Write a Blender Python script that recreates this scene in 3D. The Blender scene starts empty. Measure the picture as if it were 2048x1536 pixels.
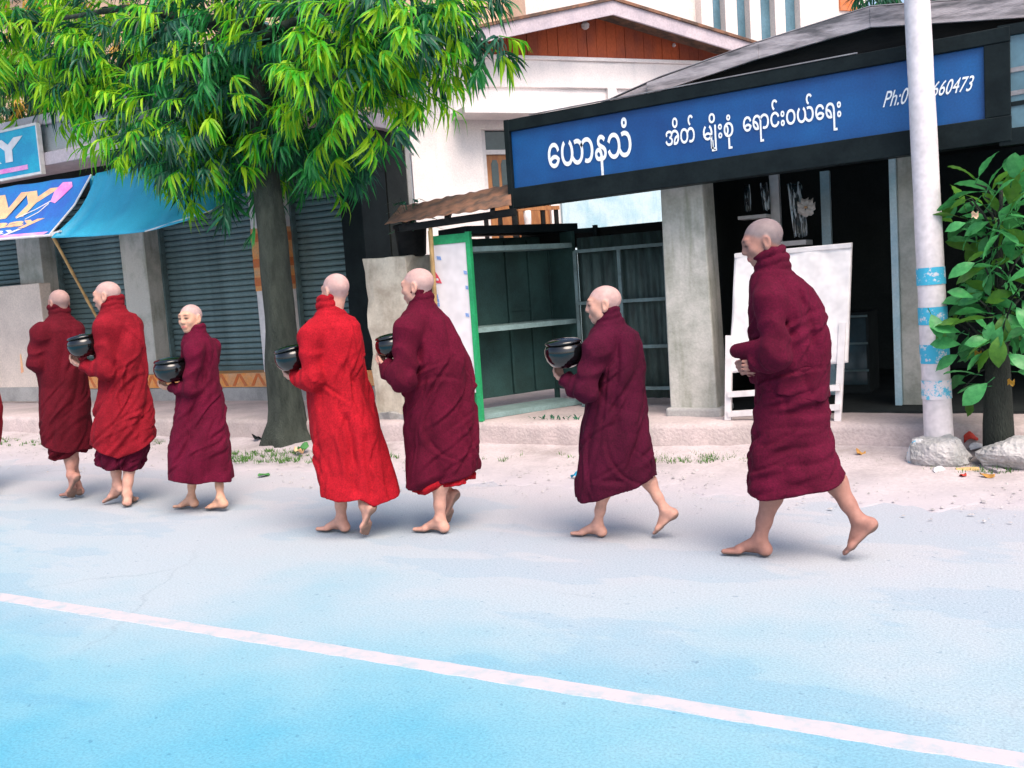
import bpy, math, random
import numpy as np
from mathutils import Vector, Matrix

S = bpy.context.scene
COL = S.collection

# ------------------------------------------------------------------ camera
# Street frame: X runs along the kerb (to the right), Y away from the road, Z up.
W_, H_ = 2048, 1536
FPX, CH = 1950.0, 1.45
ROLL = math.radians(3.9)
PITCH = math.atan(198 / FPX)
ANG = math.atan(3424 / FPX)
_fh = np.array([-math.cos(ANG), math.sin(ANG), 0]); _rh = np.array([math.sin(ANG), math.cos(ANG), 0])
_up = np.array([0, 0, 1.0])
FWD = _fh * math.cos(PITCH) - _up * math.sin(PITCH)
_cu = _up * math.cos(PITCH) + _fh * math.sin(PITCH)
CR = _rh * math.cos(ROLL) - _cu * math.sin(ROLL)
CU = _cu * math.cos(ROLL) + _rh * math.sin(ROLL)
CAM = np.array([0, 0, CH])
cam = bpy.data.cameras.new('camera'); cam_o = bpy.data.objects.new('camera', cam); COL.objects.link(cam_o)
cam.sensor_fit = 'HORIZONTAL'; cam.sensor_width = 36; cam.lens = 36 * FPX / W_
cam.clip_start = 0.05; cam.clip_end = 2000
_m = Matrix.Identity(4)
for i in range(3):
    _m[i][0], _m[i][1], _m[i][2], _m[i][3] = CR[i], CU[i], -FWD[i], CAM[i]
cam_o.matrix_world = _m
S.camera = cam_o

# ------------------------------------------------------------------ sky, sun, exposure
SUN_EL, SUN_AZ = math.radians(55), math.radians(128)   # azimuth: direction towards the sun, clockwise from +Y
w = bpy.data.worlds.new('World'); S.world = w; w.use_nodes = True
nt = w.node_tree; nt.nodes.clear()
sky = nt.nodes.new('ShaderNodeTexSky'); sky.sky_type = 'NISHITA'; sky.sun_disc = False
sky.sun_elevation = SUN_EL; sky.sun_rotation = SUN_AZ
sky.air_density = 1.0; sky.dust_density = 3.5; sky.ozone_density = 0.3
bg = nt.nodes.new('ShaderNodeBackground'); bg.inputs['Strength'].default_value = 0.12
wo = nt.nodes.new('ShaderNodeOutputWorld')
nt.links.new(sky.outputs[0], bg.inputs[0]); nt.links.new(bg.outputs[0], wo.inputs[0])
sd = bpy.data.lights.new('sun', 'SUN'); sd.energy = 1.5; sd.angle = math.radians(40); sd.color = (1.0, .86, .76)
so = bpy.data.objects.new('sun', sd); COL.objects.link(so)
_sdir = Vector((math.sin(SUN_AZ) * math.cos(SUN_EL), math.cos(SUN_AZ) * math.cos(SUN_EL), math.sin(SUN_EL)))
so.rotation_euler = _sdir.to_track_quat('Z', 'Y').to_euler(); so.location = (3, -6, 12)
vs = S.view_settings; vs.view_transform = 'Standard'; vs.look = 'None'; vs.exposure = 1.2; vs.gamma = 1.0
vs.use_curve_mapping = False
S.render.engine = 'CYCLES'
S.cycles.max_bounces = 5; S.cycles.diffuse_bounces = 3; S.cycles.glossy_bounces = 2; S.cycles.transmission_bounces = 2; S.cycles.transparent_max_bounces = 4; S.cycles.use_denoising = True

# ------------------------------------------------------------------ measuring helpers (photo point -> place)
def ray(px, py):
    d = FWD * FPX + CR * (px - W_ / 2) + CU * (H_ / 2 - py); return d / np.linalg.norm(d)
def gz(px, py, z=0.0):
    d = ray(px, py); return CAM + d * ((z - CH) / d[2])
def pY(px, py, Y):
    d = ray(px, py); return CAM + d * (Y / d[1])
def pP(px, py, p0, n):
    d = ray(px, py); n = np.array(n); return CAM + d * (((np.array(p0) - CAM) @ n) / (d @ n))
def proj(p):
    v = np.array(p) - CAM; z = v @ FWD; return W_ / 2 + FPX * (v @ CR) / z, H_ / 2 - FPX * (v @ CU) / z, z

RND = random.Random(7)

# ------------------------------------------------------------------ materials
def _mat(name):
    m = bpy.data.materials.new(name); m.use_nodes = True
    n = m.node_tree; b = n.nodes['Principled BSDF']; return m, n, b
def N(n, t, **kw):
    x = n.nodes.new(t)
    for k, v in kw.items(): setattr(x, k, v)
    return x
def c4(c): return (c[0], c[1], c[2], 1.0)
def ramp(n, stops):
    r = N(n, 'ShaderNodeValToRGB'); e = r.color_ramp.elements
    while len(e) < len(stops): e.new(0.5)
    for i, (p, c) in enumerate(stops):
        e[i].position = p; e[i].color = c4(c) if len(c) == 3 else c
    return r
def noise(n, co, scale, detail=4, rough=.6):
    t = N(n, 'ShaderNodeTexNoise'); t.inputs['Scale'].default_value = scale
    t.inputs['Detail'].default_value = detail; t.inputs['Roughness'].default_value = rough
    n.links.new(co, t.inputs['Vector']); return t
def mixc(n, fac, a, b, mode='MIX'):
    x = N(n, 'ShaderNodeMix', data_type='RGBA', blend_type=mode)
    for inp, v in ((0, fac), (6, a), (7, b)):
        if hasattr(v, 'is_linked') or hasattr(v, 'links'): n.links.new(v, x.inputs[inp])
        elif isinstance(v, (int, float)): x.inputs[inp].default_value = v
        else: x.inputs[inp].default_value = c4(v)
    return x.outputs[2]
def bump(n, b, h, strength=.3, dist=.01):
    x = N(n, 'ShaderNodeBump'); x.inputs['Strength'].default_value = strength; x.inputs['Distance'].default_value = dist
    n.links.new(h, x.inputs['Height']); n.links.new(x.outputs[0], b.inputs['Normal'])
def coords(n, stretch=None, kind='Object'):
    t = N(n, 'ShaderNodeTexCoord')
    if stretch is None: return t.outputs[kind]
    mp = N(n, 'ShaderNodeMapping'); mp.inputs['Scale'].default_value = stretch
    n.links.new(t.outputs[kind], mp.inputs[0]); return mp.outputs[0]

def mat(name, col, col2=None, rough=.8, scale=5, fine=60, bmp=.25, dist=.006, metal=0, spec=.35, stretch=None, contrast=(.35, .65), coat=0):
    """surface with a two-tone mottled colour, fine grain and relief"""
    m, n, b = _mat(name); co = coords(n, stretch)
    col2 = col2 or tuple(c * .72 for c in col)
    n1 = noise(n, co, scale, 3, .65); n2 = noise(n, co, fine, 1, .6)
    r = ramp(n, [(contrast[0], col2), (contrast[1], col)]); n.links.new(n1.outputs[0], r.inputs[0])
    g = ramp(n, [(.25, (.87, .87, .87)), (.75, (1.09, 1.09, 1.09))]); n.links.new(n2.outputs[0], g.inputs[0])
    n.links.new(mixc(n, 1.0, r.outputs[0], g.outputs[0], 'MULTIPLY'), b.inputs['Base Color'])
    b.inputs['Roughness'].default_value = rough; b.inputs['Metallic'].default_value = metal
    b.inputs['Specular IOR Level'].default_value = spec; b.inputs['Coat Weight'].default_value = coat
    if bmp: bump(n, b, n2.outputs[0], bmp, dist)
    return m

M = {}
def grime(name, base, dark, dirt, zlo=.2, zhi=2.6, streak=True, rough=.9):
    """lime-washed masonry with rain streaks and algae"""
    m, n, b = _mat(name); co = coords(n); st = coords(n, (4.5, 4.5, .7))
    a = noise(n, co, 2.2, 4, .65); s = noise(n, st, 1.4, 3, .7); f = noise(n, co, 55, 1)
    r = ramp(n, [(.36, dark), (.56, base)]); n.links.new(a.outputs[0], r.inputs[0])
    r2 = ramp(n, [(.52, (0, 0, 0)), (.78, (.8, .8, .8))]); n.links.new(s.outputs[0], r2.inputs[0])
    c = mixc(n, r2.outputs[0], r.outputs[0], dirt)
    g = ramp(n, [(.25, (.91, .91, .91)), (.75, (1.06, 1.06, 1.06))]); n.links.new(f.outputs[0], g.inputs[0])
    n.links.new(mixc(n, 1.0, c, g.outputs[0], 'MULTIPLY'), b.inputs['Base Color'])
    b.inputs['Roughness'].default_value = rough; b.inputs['Specular IOR Level'].default_value = .2
    bump(n, b, f.outputs[0], .35, .006); return m

def ground_mats():
    # asphalt: bluish grey, dusted towards the shoulder, worn patches of a second dressing, hairline cracks, grit; corner vignette painted in as blue
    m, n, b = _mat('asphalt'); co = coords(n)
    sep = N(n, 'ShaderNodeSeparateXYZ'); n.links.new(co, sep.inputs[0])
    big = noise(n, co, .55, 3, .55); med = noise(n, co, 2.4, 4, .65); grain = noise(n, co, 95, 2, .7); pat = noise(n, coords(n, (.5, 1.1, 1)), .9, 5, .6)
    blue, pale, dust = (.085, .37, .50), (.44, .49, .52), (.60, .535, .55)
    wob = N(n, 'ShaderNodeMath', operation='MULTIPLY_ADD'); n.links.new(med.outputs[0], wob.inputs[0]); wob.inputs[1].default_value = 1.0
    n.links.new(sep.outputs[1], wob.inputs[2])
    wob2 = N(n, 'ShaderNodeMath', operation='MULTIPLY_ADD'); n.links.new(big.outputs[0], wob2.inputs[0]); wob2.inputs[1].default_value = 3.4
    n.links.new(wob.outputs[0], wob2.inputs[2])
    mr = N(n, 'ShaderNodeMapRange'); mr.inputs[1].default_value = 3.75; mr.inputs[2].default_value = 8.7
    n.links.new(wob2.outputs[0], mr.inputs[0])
    c = ramp(n, [(0, (.07, .33, .47)), (.20, (.19, .39, .48)), (.46, (.36, .435, .485)), (1, (.475, .44, .475))]); n.links.new(mr.outputs[0], c.inputs[0])  # blue low stops put the vignette's tint into the near road; high stops dust
    pr = ramp(n, [(.455, (.90, .955, .985)), (.475, (1.02, 1.01, 1.0))]); n.links.new(pat.outputs[0], pr.inputs[0])
    c1 = mixc(n, 1.0, c.outputs[0], pr.outputs[0], 'MULTIPLY')
    g = ramp(n, [(.30, (.80, .80, .80)), (.70, (1.12, 1.12, 1.12))]); n.links.new(grain.outputs[0], g.inputs[0])
    c2 = mixc(n, 1.0, c1, g.outputs[0], 'MULTIPLY')
    vo = N(n, 'ShaderNodeTexVoronoi', feature='DISTANCE_TO_EDGE'); vo.inputs['Scale'].default_value = .8
    wv = mixc(n, .25, co, med.outputs[1]); n.links.new(wv, vo.inputs['Vector'])
    cr = ramp(n, [(.0, (1, 1, 1)), (.010, (0, 0, 0))]); n.links.new(vo.outputs[0], cr.inputs[0])
    cm = ramp(n, [(.52, (0, 0, 0)), (.62, (.22, .22, .22))]); n.links.new(big.outputs[0], cm.inputs[0])
    ck = mixc(n, 1.0, cr.outputs[0], cm.outputs[0], 'MULTIPLY')
    sp = noise(n, co, 26, 2, .5); sr = ramp(n, [(.27, (.72, .76, .80)), (.31, (1, 1, 1))]); n.links.new(sp.outputs[0], sr.inputs[0])
    c3 = mixc(n, 1.0, c2, sr.outputs[0], 'MULTIPLY')
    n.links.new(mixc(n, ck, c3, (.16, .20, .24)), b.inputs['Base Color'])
    b.inputs['Roughness'].default_value = .85; b.inputs['Specular IOR Level'].default_value = .3
    bump(n, b, grain.outputs[0], .5, .005); M['asphalt'] = m
    m, n, b = _mat('road_paint'); co = coords(n)
    a = noise(n, co, 9, 6, .7); g2 = noise(n, co, 90, 3)
    r = ramp(n, [(.34, (.34, .41, .45)), (.54, (.49, .445, .465))]); n.links.new(a.outputs[0], r.inputs[0])
    n.links.new(r.outputs[0], b.inputs['Base Color']); b.inputs['Roughness'].default_value = .8
    bump(n, b, g2.outputs[0], .3, .004); M['road_paint'] = m
    m, n, b = _mat('shoulder_dirt'); co = coords(n)
    a = noise(n, co, 1.6, 8, .68); f = noise(n, co, 38, 5, .7)
    r = ramp(n, [(.34, (.34, .295, .29)), (.5, (.49, .43, .44)), (.68, (.56, .50, .515))]); n.links.new(a.outputs[0], r.inputs[0])
    g = ramp(n, [(.28, (.78, .78, .78)), (.72, (1.1, 1.1, 1.1))]); n.links.new(f.outputs[0], g.inputs[0])
    sy = N(n, 'ShaderNodeSeparateXYZ'); n.links.new(co, sy.inputs[0]); ad = N(n, 'ShaderNodeMath', operation='MULTIPLY_ADD'); n.links.new(a.outputs[0], ad.inputs[0]); ad.inputs[1].default_value = 1.2; n.links.new(sy.outputs[1], ad.inputs[2])
    mr = N(n, 'ShaderNodeMapRange'); mr.inputs[1].default_value = 6.5; mr.inputs[2].default_value = 7.5; n.links.new(ad.outputs[0], mr.inputs[0])
    n.links.new(mixc(n, mr.outputs[0], (.455, .425, .465), mixc(n, 1.0, r.outputs[0], g.outputs[0], 'MULTIPLY')), b.inputs['Base Color'])
    b.inputs['Roughness'].default_value = .95; bump(n, b, f.outputs[0], .4, .012); M['dirt'] = m
    M['pavement'] = mat('pavement_concrete', (.54, .45, .445), (.38, .33, .32), .9, 1.5, 45, .5, .012)
ground_mats()

# ------------------------------------------------------------------ mesh helpers
class MB:
    def __init__(s): s.v = []; s.f = []
    def add(s, vs, fs):
        o = len(s.v); s.v += [tuple(map(float, p)) for p in vs]; s.f += [tuple(i + o for i in f) for f in fs]; return s
    def box(s, x0, x1, y0, y1, z0, z1, mtx=None):
        p = [(x, y, z) for z in (z0, z1) for y in (y0, y1) for x in (x0, x1)]
        if mtx is not None: p = [tuple(mtx @ Vector(q)) for q in p]
        return s.add(p, [(0, 2, 3, 1), (4, 5, 7, 6), (0, 1, 5, 4), (2, 6, 7, 3), (0, 4, 6, 2), (1, 3, 7, 5)])
    def bar(s, a, b, w, h, up=(0, 0, 1)):
        a, b, up = Vector(a), Vector(b), Vector(up); d = (b - a).normalized(); sd_ = d.cross(up)
        if sd_.length < 1e-5: sd_ = d.cross(Vector((0, 1, 0)))
        sd_.normalize(); u = sd_.cross(d); p = []
        for q in (a, b):
            for i, j in ((-1, -1), (1, -1), (1, 1), (-1, 1)): p.append(q + sd_ * (i * w / 2) + u * (j * h / 2))
        return s.add(p, [(0, 1, 2, 3), (7, 6, 5, 4), (0, 4, 5, 1), (1, 5, 6, 2), (2, 6, 7, 3), (3, 7, 4, 0)])
    def tube(s, pts, rad, n=10, cap=True):
        pts = [Vector(p) for p in pts]; L = len(pts)
        if not hasattr(rad, '__len__'): rad = [rad] * L
        vs = []; fs = []; prev = None
        for i, p in enumerate(pts):
            d = (pts[min(i + 1, L - 1)] - pts[max(i - 1, 0)]).normalized()
            a = prev if prev is not None else (Vector((1, 0, 0)) if abs(d.x) < .9 else Vector((0, 1, 0)))
            a = (a - d * a.dot(d)).normalized(); prev = a; b_ = d.cross(a)
            for k in range(n):
                t = 2 * math.pi * k / n; vs.append(p + (a * math.cos(t) + b_ * math.sin(t)) * rad[i])
        for i in range(L - 1):
            for k in range(n):
                k2 = (k + 1) % n; fs.append((i * n + k, i * n + k2, (i + 1) * n + k2, (i + 1) * n + k))
        if cap: fs.append(tuple(range(n))[::-1]); fs.append(tuple((L - 1) * n + k for k in range(n)))
        return s.add(vs, fs)
    def lathe(s, prof, n=28, c=(0, 0, 0)):
        vs = []; fs = []; L = len(prof)
        for r, z in prof:
            for k in range(n):
                t = 2 * math.pi * k / n; vs.append((c[0] + r * math.cos(t), c[1] + r * math.sin(t), c[2] + z))
        for i in range(L - 1):
            for k in range(n):
                k2 = (k + 1) % n; fs.append((i * n + k, i * n + k2, (i + 1) * n + k2, (i + 1) * n + k))
        fs.append(tuple(range(n))[::-1]); fs.append(tuple((L - 1) * n + k for k in range(n)))
        return s.add(vs, fs)
    def prism(s, poly, ext):
        """closed polygon (3d points) pushed along ext"""
        e = Vector(ext); n = len(poly); p = [Vector(q) for q in poly]
        return s.add(p + [q + e for q in p], [tuple(range(n))[::-1], tuple(range(n, 2 * n))] + [(i, (i + 1) % n, (i + 1) % n + n, i + n) for i in range(n)])
    def grid(s, fn, nu, nv):
        vs = [fn(i / nu, j / nv) for j in range(nv + 1) for i in range(nu + 1)]
        fs = [(j * (nu + 1) + i, j * (nu + 1) + i + 1, (j + 1) * (nu + 1) + i + 1, (j + 1) * (nu + 1) + i) for j in range(nv) for i in range(nu)]
        return s.add(vs, fs)
    def mesh(s, name, m, smooth=False):
        me = bpy.data.meshes.new(name); me.from_pydata(s.v, [], s.f); me.update()
        if m is not None: me.materials.append(M[m] if isinstance(m, str) else m)
        if smooth: me.polygons.foreach_set('use_smooth', [True] * len(me.polygons))
        return me
    def build(s, name, m, parent=None, smooth=False, bevel=0, solid=0):
        o = bpy.data.objects.new(name, s.mesh(name, m, smooth)); COL.objects.link(o)
        if parent is not None:
            o.parent = parent; o.matrix_parent_inverse = Matrix.Identity(4)
            root = parent
            while root.parent is not None: root = root.parent
            if root.get('_world'):
                for v in o.data.vertices: v.co = v.co - Vector(root.location)
        if solid:
            md = o.modifiers.new('thickness', 'SOLIDIFY'); md.thickness = solid; md.offset = 0
        if bevel:
            md = o.modifiers.new('bevel', 'BEVEL'); md.width = bevel; md.segments = 2; md.limit_method = 'ANGLE'; md.angle_limit = .6
        return o
def tag(o, label=None, cat=None, group=None, kind=None):
    if label: o['label'] = label
    if cat: o['category'] = cat
    if group: o['group'] = group
    if kind: o['kind'] = kind
    return o
def thing(name, loc, label, cat, group=None):
    """Empty at the foot of a thing; its parts are given in street coordinates"""
    o = bpy.data.objects.new(name, None); COL.objects.link(o); o.location = Vector(loc); o.empty_display_size = .1
    o['_world'] = 1
    return tag(o, label, cat, group)
def struct(o): return tag(o, kind='structure')
def part_copy(src, parent, loc, name=None, rot=None, scale=None):
    o = src.copy(); COL.objects.link(o); o.parent = parent; o.location = Vector(loc)
    if rot is not None: o.rotation_euler = rot
    if scale is not None: o.scale = scale
    return o
def wob(x, y, z=0, s=1.0):
    return (math.sin(x * 1.7 * s + y * 2.3 * s + 1.1) + math.sin(x * 4.1 * s - y * 3.3 * s + z * 5 + 2.3) * .6 + math.sin(x * 9.7 * s + y * 7.9 * s + z * 8 + .7) * .35) / 1.95
# ------------------------------------------------------------------ colours of things
M['concrete'] = mat('old_concrete', (.42, .41, .40), (.27, .27, .26), .9, 2.5, 50, .4, .008)
M['dark_wood'] = mat('dark_wood', (.016, .017, .017), (.009, .010, .011), .7, 4, 50, .3, .004, stretch=(1, 6, 6), spec=.08)
M['weathered_board'] = mat('weathered_board', (.40, .36, .38), (.11, .105, .115), .85, 2.2, 40, .4, .006, stretch=(1, 3, 6), contrast=(.38, .58))
M['column_wash'] = grime('stained_limewash', (.50, .49, .45), (.31, .32, .28), (.17, .19, .13))
M['gate_wash'] = grime('stained_gatepost', (.62, .56, .46), (.40, .34, .27), (.20, .17, .12))
M['house_wash'] = grime('white_housewall', (.86, .80, .79), (.78, .73, .73), (.72, .69, .69))
M['blue_wash'] = grime('pale_blue_wall', (.52, .66, .72), (.36, .55, .64), (.24, .45, .55))
M['cream'] = mat('cream_plaster', (.74, .66, .62), (.64, .57, .54), .9, 1.2, 30, .2, .004)
M['peach'] = mat('peach_plaster', (.80, .58, .40), (.70, .48, .34), .9, 1.2, 30, .2, .004)
M['white_paint'] = mat('white_paint', (.74, .70, .70), (.66, .63, .63), .7, 4, 14, .05, .002)
M['pale_panel'] = mat('pale_wall_panel', (.74, .63, .55), (.60, .51, .45), .8, 1.6, 40, .2, .003)
M['orange_paint'] = mat('orange_paint', (.78, .30, .07), (.62, .36, .20), .75, 5, 40, .2, .003)
M['red_orange_paint'] = mat('red_orange_paint', (.60, .15, .04), (.5, .18, .08), .75, 6, 40, .2, .003)
M['steel_shutter'] = mat('galvanised_shutter', (.165, .245, .25), (.10, .155, .16), .45, 2.0, 40, .12, .002, metal=.35, spec=.5)
M['grey_parapet'] = mat('grey_pebbledash', (.40, .42, .44), (.30, .32, .34), .95, 3, 90, .6, .01)
M['tarp'] = mat('blue_tarpaulin', (.035, .42, .62), (.02, .32, .52), .45, 2, 70, .15, .003, spec=.5)
M['banner_blue'] = mat('printed_banner_blue', (.035, .12, .48), (.02, .22, .55), .5, 2.0, 60, .1, .002)
M['sign_cyan'] = mat('printed_sign_cyan', (.02, .30, .52), (.02, .42, .60), .5, 2.5, 60, .1, .002, contrast=(.4, .6))
M['print_white'] = mat('print_white', (.76, .72, .74), (.71, .67, .69), .6, 3, 9, .03)
M['print_yellow'] = mat('print_yellow', (.85, .56, .30), (.85, .42, .25), .6, 8, 60, .05)
M['print_pink'] = mat('print_pink', (.80, .22, .62), (.85, .45, .70), .6, 4, 60, .05)
M['bamboo'] = mat('bamboo', (.55, .37, .16), (.30, .19, .08), .6, 6, 60, .2, .003, stretch=(1, 1, 1))
M['sign_blue'] = mat('sign_blue', (.004, .085, .27), (.003, .045, .18), .42, 1.2, 70, .05, .002, spec=.4)
M['sign_frame'] = mat('sign_frame', (.010, .016, .018), (.006, .010, .012), .5, 5, 50, .2, .003, spec=.08)
M['letter'] = mat('letter_white', (.78, .82, .84), (.72, .76, .80), .5, 8, 60, .03)
M['dark_room'] = mat('dark_wall', (.030, .036, .036), (.020, .024, .025), .9, 2, 40, .2, .004, spec=.08)  # near-black tone for shop interior, backing and lintel
M['rust'] = mat('rusted_sheet', (.24, .12, .075), (.10, .065, .05), .85, 6, 60, .4, .006, contrast=(.4, .6))
M['galv'] = mat('dull_zinc', (.28, .28, .30), (.15, .14, .15), .6, 3, 50, .25, .004, metal=.3)
M['gate_zinc'] = mat('gate_zinc', (.05, .085, .08), (.022, .036, .035), .65, 3, 50, .25, .004, metal=.2, stretch=(4, 4, 1))
M['gate_frame'] = mat('gate_frame_paint', (.13, .20, .21), (.08, .12, .12), .6, 6, 50, .2, .003)
M['kiosk_green'] = mat('kiosk_green', (.02, .36, .13), (.015, .26, .10), .6, 6, 50, .2, .003)
M['kiosk_teal'] = mat('kiosk_teal', (.030, .078, .072), (.02, .048, .044), .75, 3, 70, .3, .004)
M['kiosk_shelf'] = mat('kiosk_shelf', (.22, .33, .33), (.15, .23, .22), .7, 5, 60, .2, .003)
M['red_board'] = mat('red_brown_board', (.52, .115, .045), (.27, .075, .05), .8, 1.6, 50, .3, .004, stretch=(1, 1, .5), contrast=(.35, .62))
M['fascia_pink'] = mat('pale_fascia', (.56, .48, .52), (.42, .37, .42), .85, 3, 40, .25, .004)
M['door_orange'] = mat('varnished_door', (.42, .19, .07), (.28, .11, .045), .5, 4, 60, .15, .003, stretch=(5, 5, 1))
M['glass_dark'] = mat('dark_glass', (.035, .065, .075), (.02, .04, .05), .12, 1.5, 20, 0, spec=.6)
M['glass_blue'] = mat('blue_window_glass', (.10, .20, .26), (.06, .13, .17), .15, 1.2, 20, 0, spec=.6)
M['pipe'] = mat('grey_pipe', (.30, .34, .38), (.20, .24, .27), .6, 4, 40, .1)
M['pole_white'] = mat('pole_whitewash', (.72, .66, .68), (.60, .56, .58), .85, 3, 25, .2, .003, contrast=(.3, .6))
M['bark'] = mat('grey_bark', (.055, .066, .054), (.026, .034, .028), .95, 5, 45, .8, .02, stretch=(2.5, 2.5, .7))
M['dark_bark'] = mat('dark_bark', (.026, .032, .026), (.014, .018, .015), .95, 5, 45, .8, .02, stretch=(2.5, 2.5, .7))
M['stone'] = mat('broken_concrete', (.48, .46, .46), (.27, .28, .28), .95, 4, 35, .8, .02)
def peeling(name, under, over, lo=.47, hi=.53):
    m, n, b = _mat(name); co = coords(n); a = noise(n, co, 22, 6, .72); f = noise(n, co, 60, 3)
    r = ramp(n, [(lo, under), (hi, over)]); n.links.new(a.outputs[0], r.inputs[0]); n.links.new(r.outputs[0], b.inputs['Base Color'])
    b.inputs['Roughness'].default_value = .85; bump(n, b, f.outputs[0], .3, .004); return m
M['band_blue'] = peeling('peeling_blue_paint', (.66, .64, .68), (.05, .42, .62), .39, .46)
M['band_worn'] = peeling('worn_blue_paint', (.70, .65, .68), (.10, .48, .66), .50, .56)
M['stone_blue'] = peeling('stone_with_blue_paint', (.52, .52, .53), (.05, .36, .54), .54, .60)

# ------------------------------------------------------------------ ground, road, shoulder, pavement
def plane_mesh(name, x0, x1, y0, y1, nx, ny, zf, m):
    return MB().grid(lambda u, v: (x0 + (x1 - x0) * u, y0 + (y1 - y0) * v, zf(x0 + (x1 - x0) * u, y0 + (y1 - y0) * v)), nx, ny).build(name, m)
struct(plane_mesh('ground', -300, 300, -300, 300, 2, 2, lambda x, y: -.02, 'dirt'))
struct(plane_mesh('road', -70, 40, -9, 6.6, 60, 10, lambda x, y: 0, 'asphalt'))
mk = MB()
n_ = 900
for k in range(n_ + 1):
    x = -40 + 52 * k / n_
    a, c = RND.uniform(-.004, .004) + .004 * wob(x, 1, 0, 3), RND.uniform(-.004, .004) + .004 * wob(x, 5, 0, 3)
    mk.v += [(x, 2.942 + a, -.004), (x, 2.946 + a, .003), (x, 3.036 + c, .003), (x, 3.040 + c, -.004)]
mk.f += [(4 * k + j, 4 * k + 4 + j, 4 * k + 5 + j, 4 * k + 1 + j) for k in range(n_) for j in range(3)]
struct(mk.build('road_marking', 'road_paint'))
def shoulder_edge(x): return 6.05 + .22 * wob(x, 0, 0, 1.3) + .07 * math.sin(x * 13.1) + .04 * math.sin(x * 31.7)
sh = MB().grid(lambda u, v: (lambda x: (x, shoulder_edge(x) + (7.5 - shoulder_edge(x)) * v, (-.01 if v == 0 else .002) + .022 * (wob(x, v * 1.4, 0, 2.2) * .5 + .5) * min(1, v * 2) + .10 * v ** 3))(-40 + 50 * u), 900, 26)
struct(sh.build('dirt_shoulder', 'dirt', smooth=True))
def kerb_front(x): return 7.28 + .14 * min(1, max(0, (x + 3.2) / 1.2)) + .012 * wob(x, .3, 0, 2) + .005 * math.sin(x * 23)
def pave(u, v):
    x = -40 + 48 * u
    ys = [(0, -.05), (0, .21), (.012, .245), (.05, .26), (.5, .262), (1.9, .262), (5, .262)]
    i = round(v * 6); dy, z = ys[i]
    return (x, kerb_front(x) + dy + (.005 * wob(x, z * 9, z * 3, 6) if i < 3 else 0), z + (.005 * wob(x, dy, 0, 5) if 1 <= i <= 4 else 0))
struct(MB().grid(pave, 700, 6).build('pavement', 'pavement', smooth=True))

# ------------------------------------------------------------------ shop with the blue sign
PZ = .262
shop = thing('sign_shop', (-1.2, 8.2, PZ), 'dark open-fronted shop with low gabled roof behind the blue sign', 'shop')
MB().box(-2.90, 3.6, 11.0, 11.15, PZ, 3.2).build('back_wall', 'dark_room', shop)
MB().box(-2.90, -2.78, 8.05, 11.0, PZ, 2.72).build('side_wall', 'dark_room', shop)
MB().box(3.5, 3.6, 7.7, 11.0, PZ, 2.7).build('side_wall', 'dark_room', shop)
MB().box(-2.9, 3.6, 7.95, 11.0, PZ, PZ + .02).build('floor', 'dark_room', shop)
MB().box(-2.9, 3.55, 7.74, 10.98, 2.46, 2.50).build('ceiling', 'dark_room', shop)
# front columns: the near one leans and tapers a little
a0, a1 = pY(1349, 828, 7.78), pY(1434, 828, 7.78); b0, b1 = pY(1322, 385, 7.78), pY(1406, 385, 7.78)
def column(px_b, px_t, zb, zt, Y, dep, m, par, name='column'):
    return MB().prism([(px_b[0], Y, zb), (px_b[1], Y, zb), (px_t[1], Y, zt), (px_t[0], Y, zt)], (0, dep, 0)).build(name, m, par, bevel=.012)
column((a0[0] - .02, a1[0] + .02), (b0[0] + .01, b1[0]), PZ - .02, 2.50, 7.74, .30, 'column_wash', shop)
MB().box(a0[0] - .05, a1[0] + .06, 7.70, 8.08, PZ - .02, PZ + .07).build('column_foot', 'concrete', shop, bevel=.02)
c0, c1 = pY(1806, 805, 8.3), pY(1866, 805, 8.3)
column((c0[0], c1[0]), (c0[0], c1[0]), PZ - .02, 2.50, 8.28, .22, 'column_wash', shop)
MB().box(c0[0] - .05, c0[0], 8.24, 8.50, PZ, 2.3).build('door_post', 'blue_wash', shop)
MB().box(-2.5, 3.4, 8.22, 8.36, 2.28, 2.48).build('lintel_beam', 'sign_frame', shop)
# roof: shallow gable with a slightly sagging rake, ridge running away from the road
RY = 7.64
RK = [pY(x, y, RY)[[0, 2]] for x, y in ((1046, 240), (1200, 212), (1322, 158), (1520, 88), (1742, 18), (2048, -4))]
RK = [tuple(q) for q in RK] + [(3.7, RK[-1][1] - .42)]
def rkz(x): return float(np.interp(x, [q[0] for q in RK], [q[1] for q in RK]))
for (xa, za), (xb, zb) in zip(RK[:-1], RK[1:]):
    MB().grid(lambda u, v: (xa + (xb - xa) * u, RY - .03 + 3.6 * v, za + (zb - za) * u + .012 + .010 * math.sin(v * 3.6 / .076 * 2 * math.pi)), 1, 330).build('roof_sheet', 'galv', shop, solid=.004)
def bargeboard(x0, x1, d0, d1, y, m='weathered_board'):
    z0, z1 = rkz(x0), rkz(x1)
    return MB().prism([(x0, y, z0), (x0, y, z0 - d0), (x1, y, z1 - d1), (x1, y, z1)], (0, .03, 0)).build('bargeboard', m, shop, bevel=.003)
bargeboard(RK[0][0], RK[1][0], .03, .05, RY - .031); bargeboard(RK[1][0], RK[2][0], .06, .075, RY - .031)
bargeboard(RK[2][0] - .10, RK[3][0], .10, .12, RY - .065); bargeboard(RK[3][0], RK[4][0], .12, .14, RY - .06); bargeboard(RK[4][0], RK[5][0], .14, .14, RY - .064); bargeboard(RK[5][0], 3.7, .12, .12, RY - .06)
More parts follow.
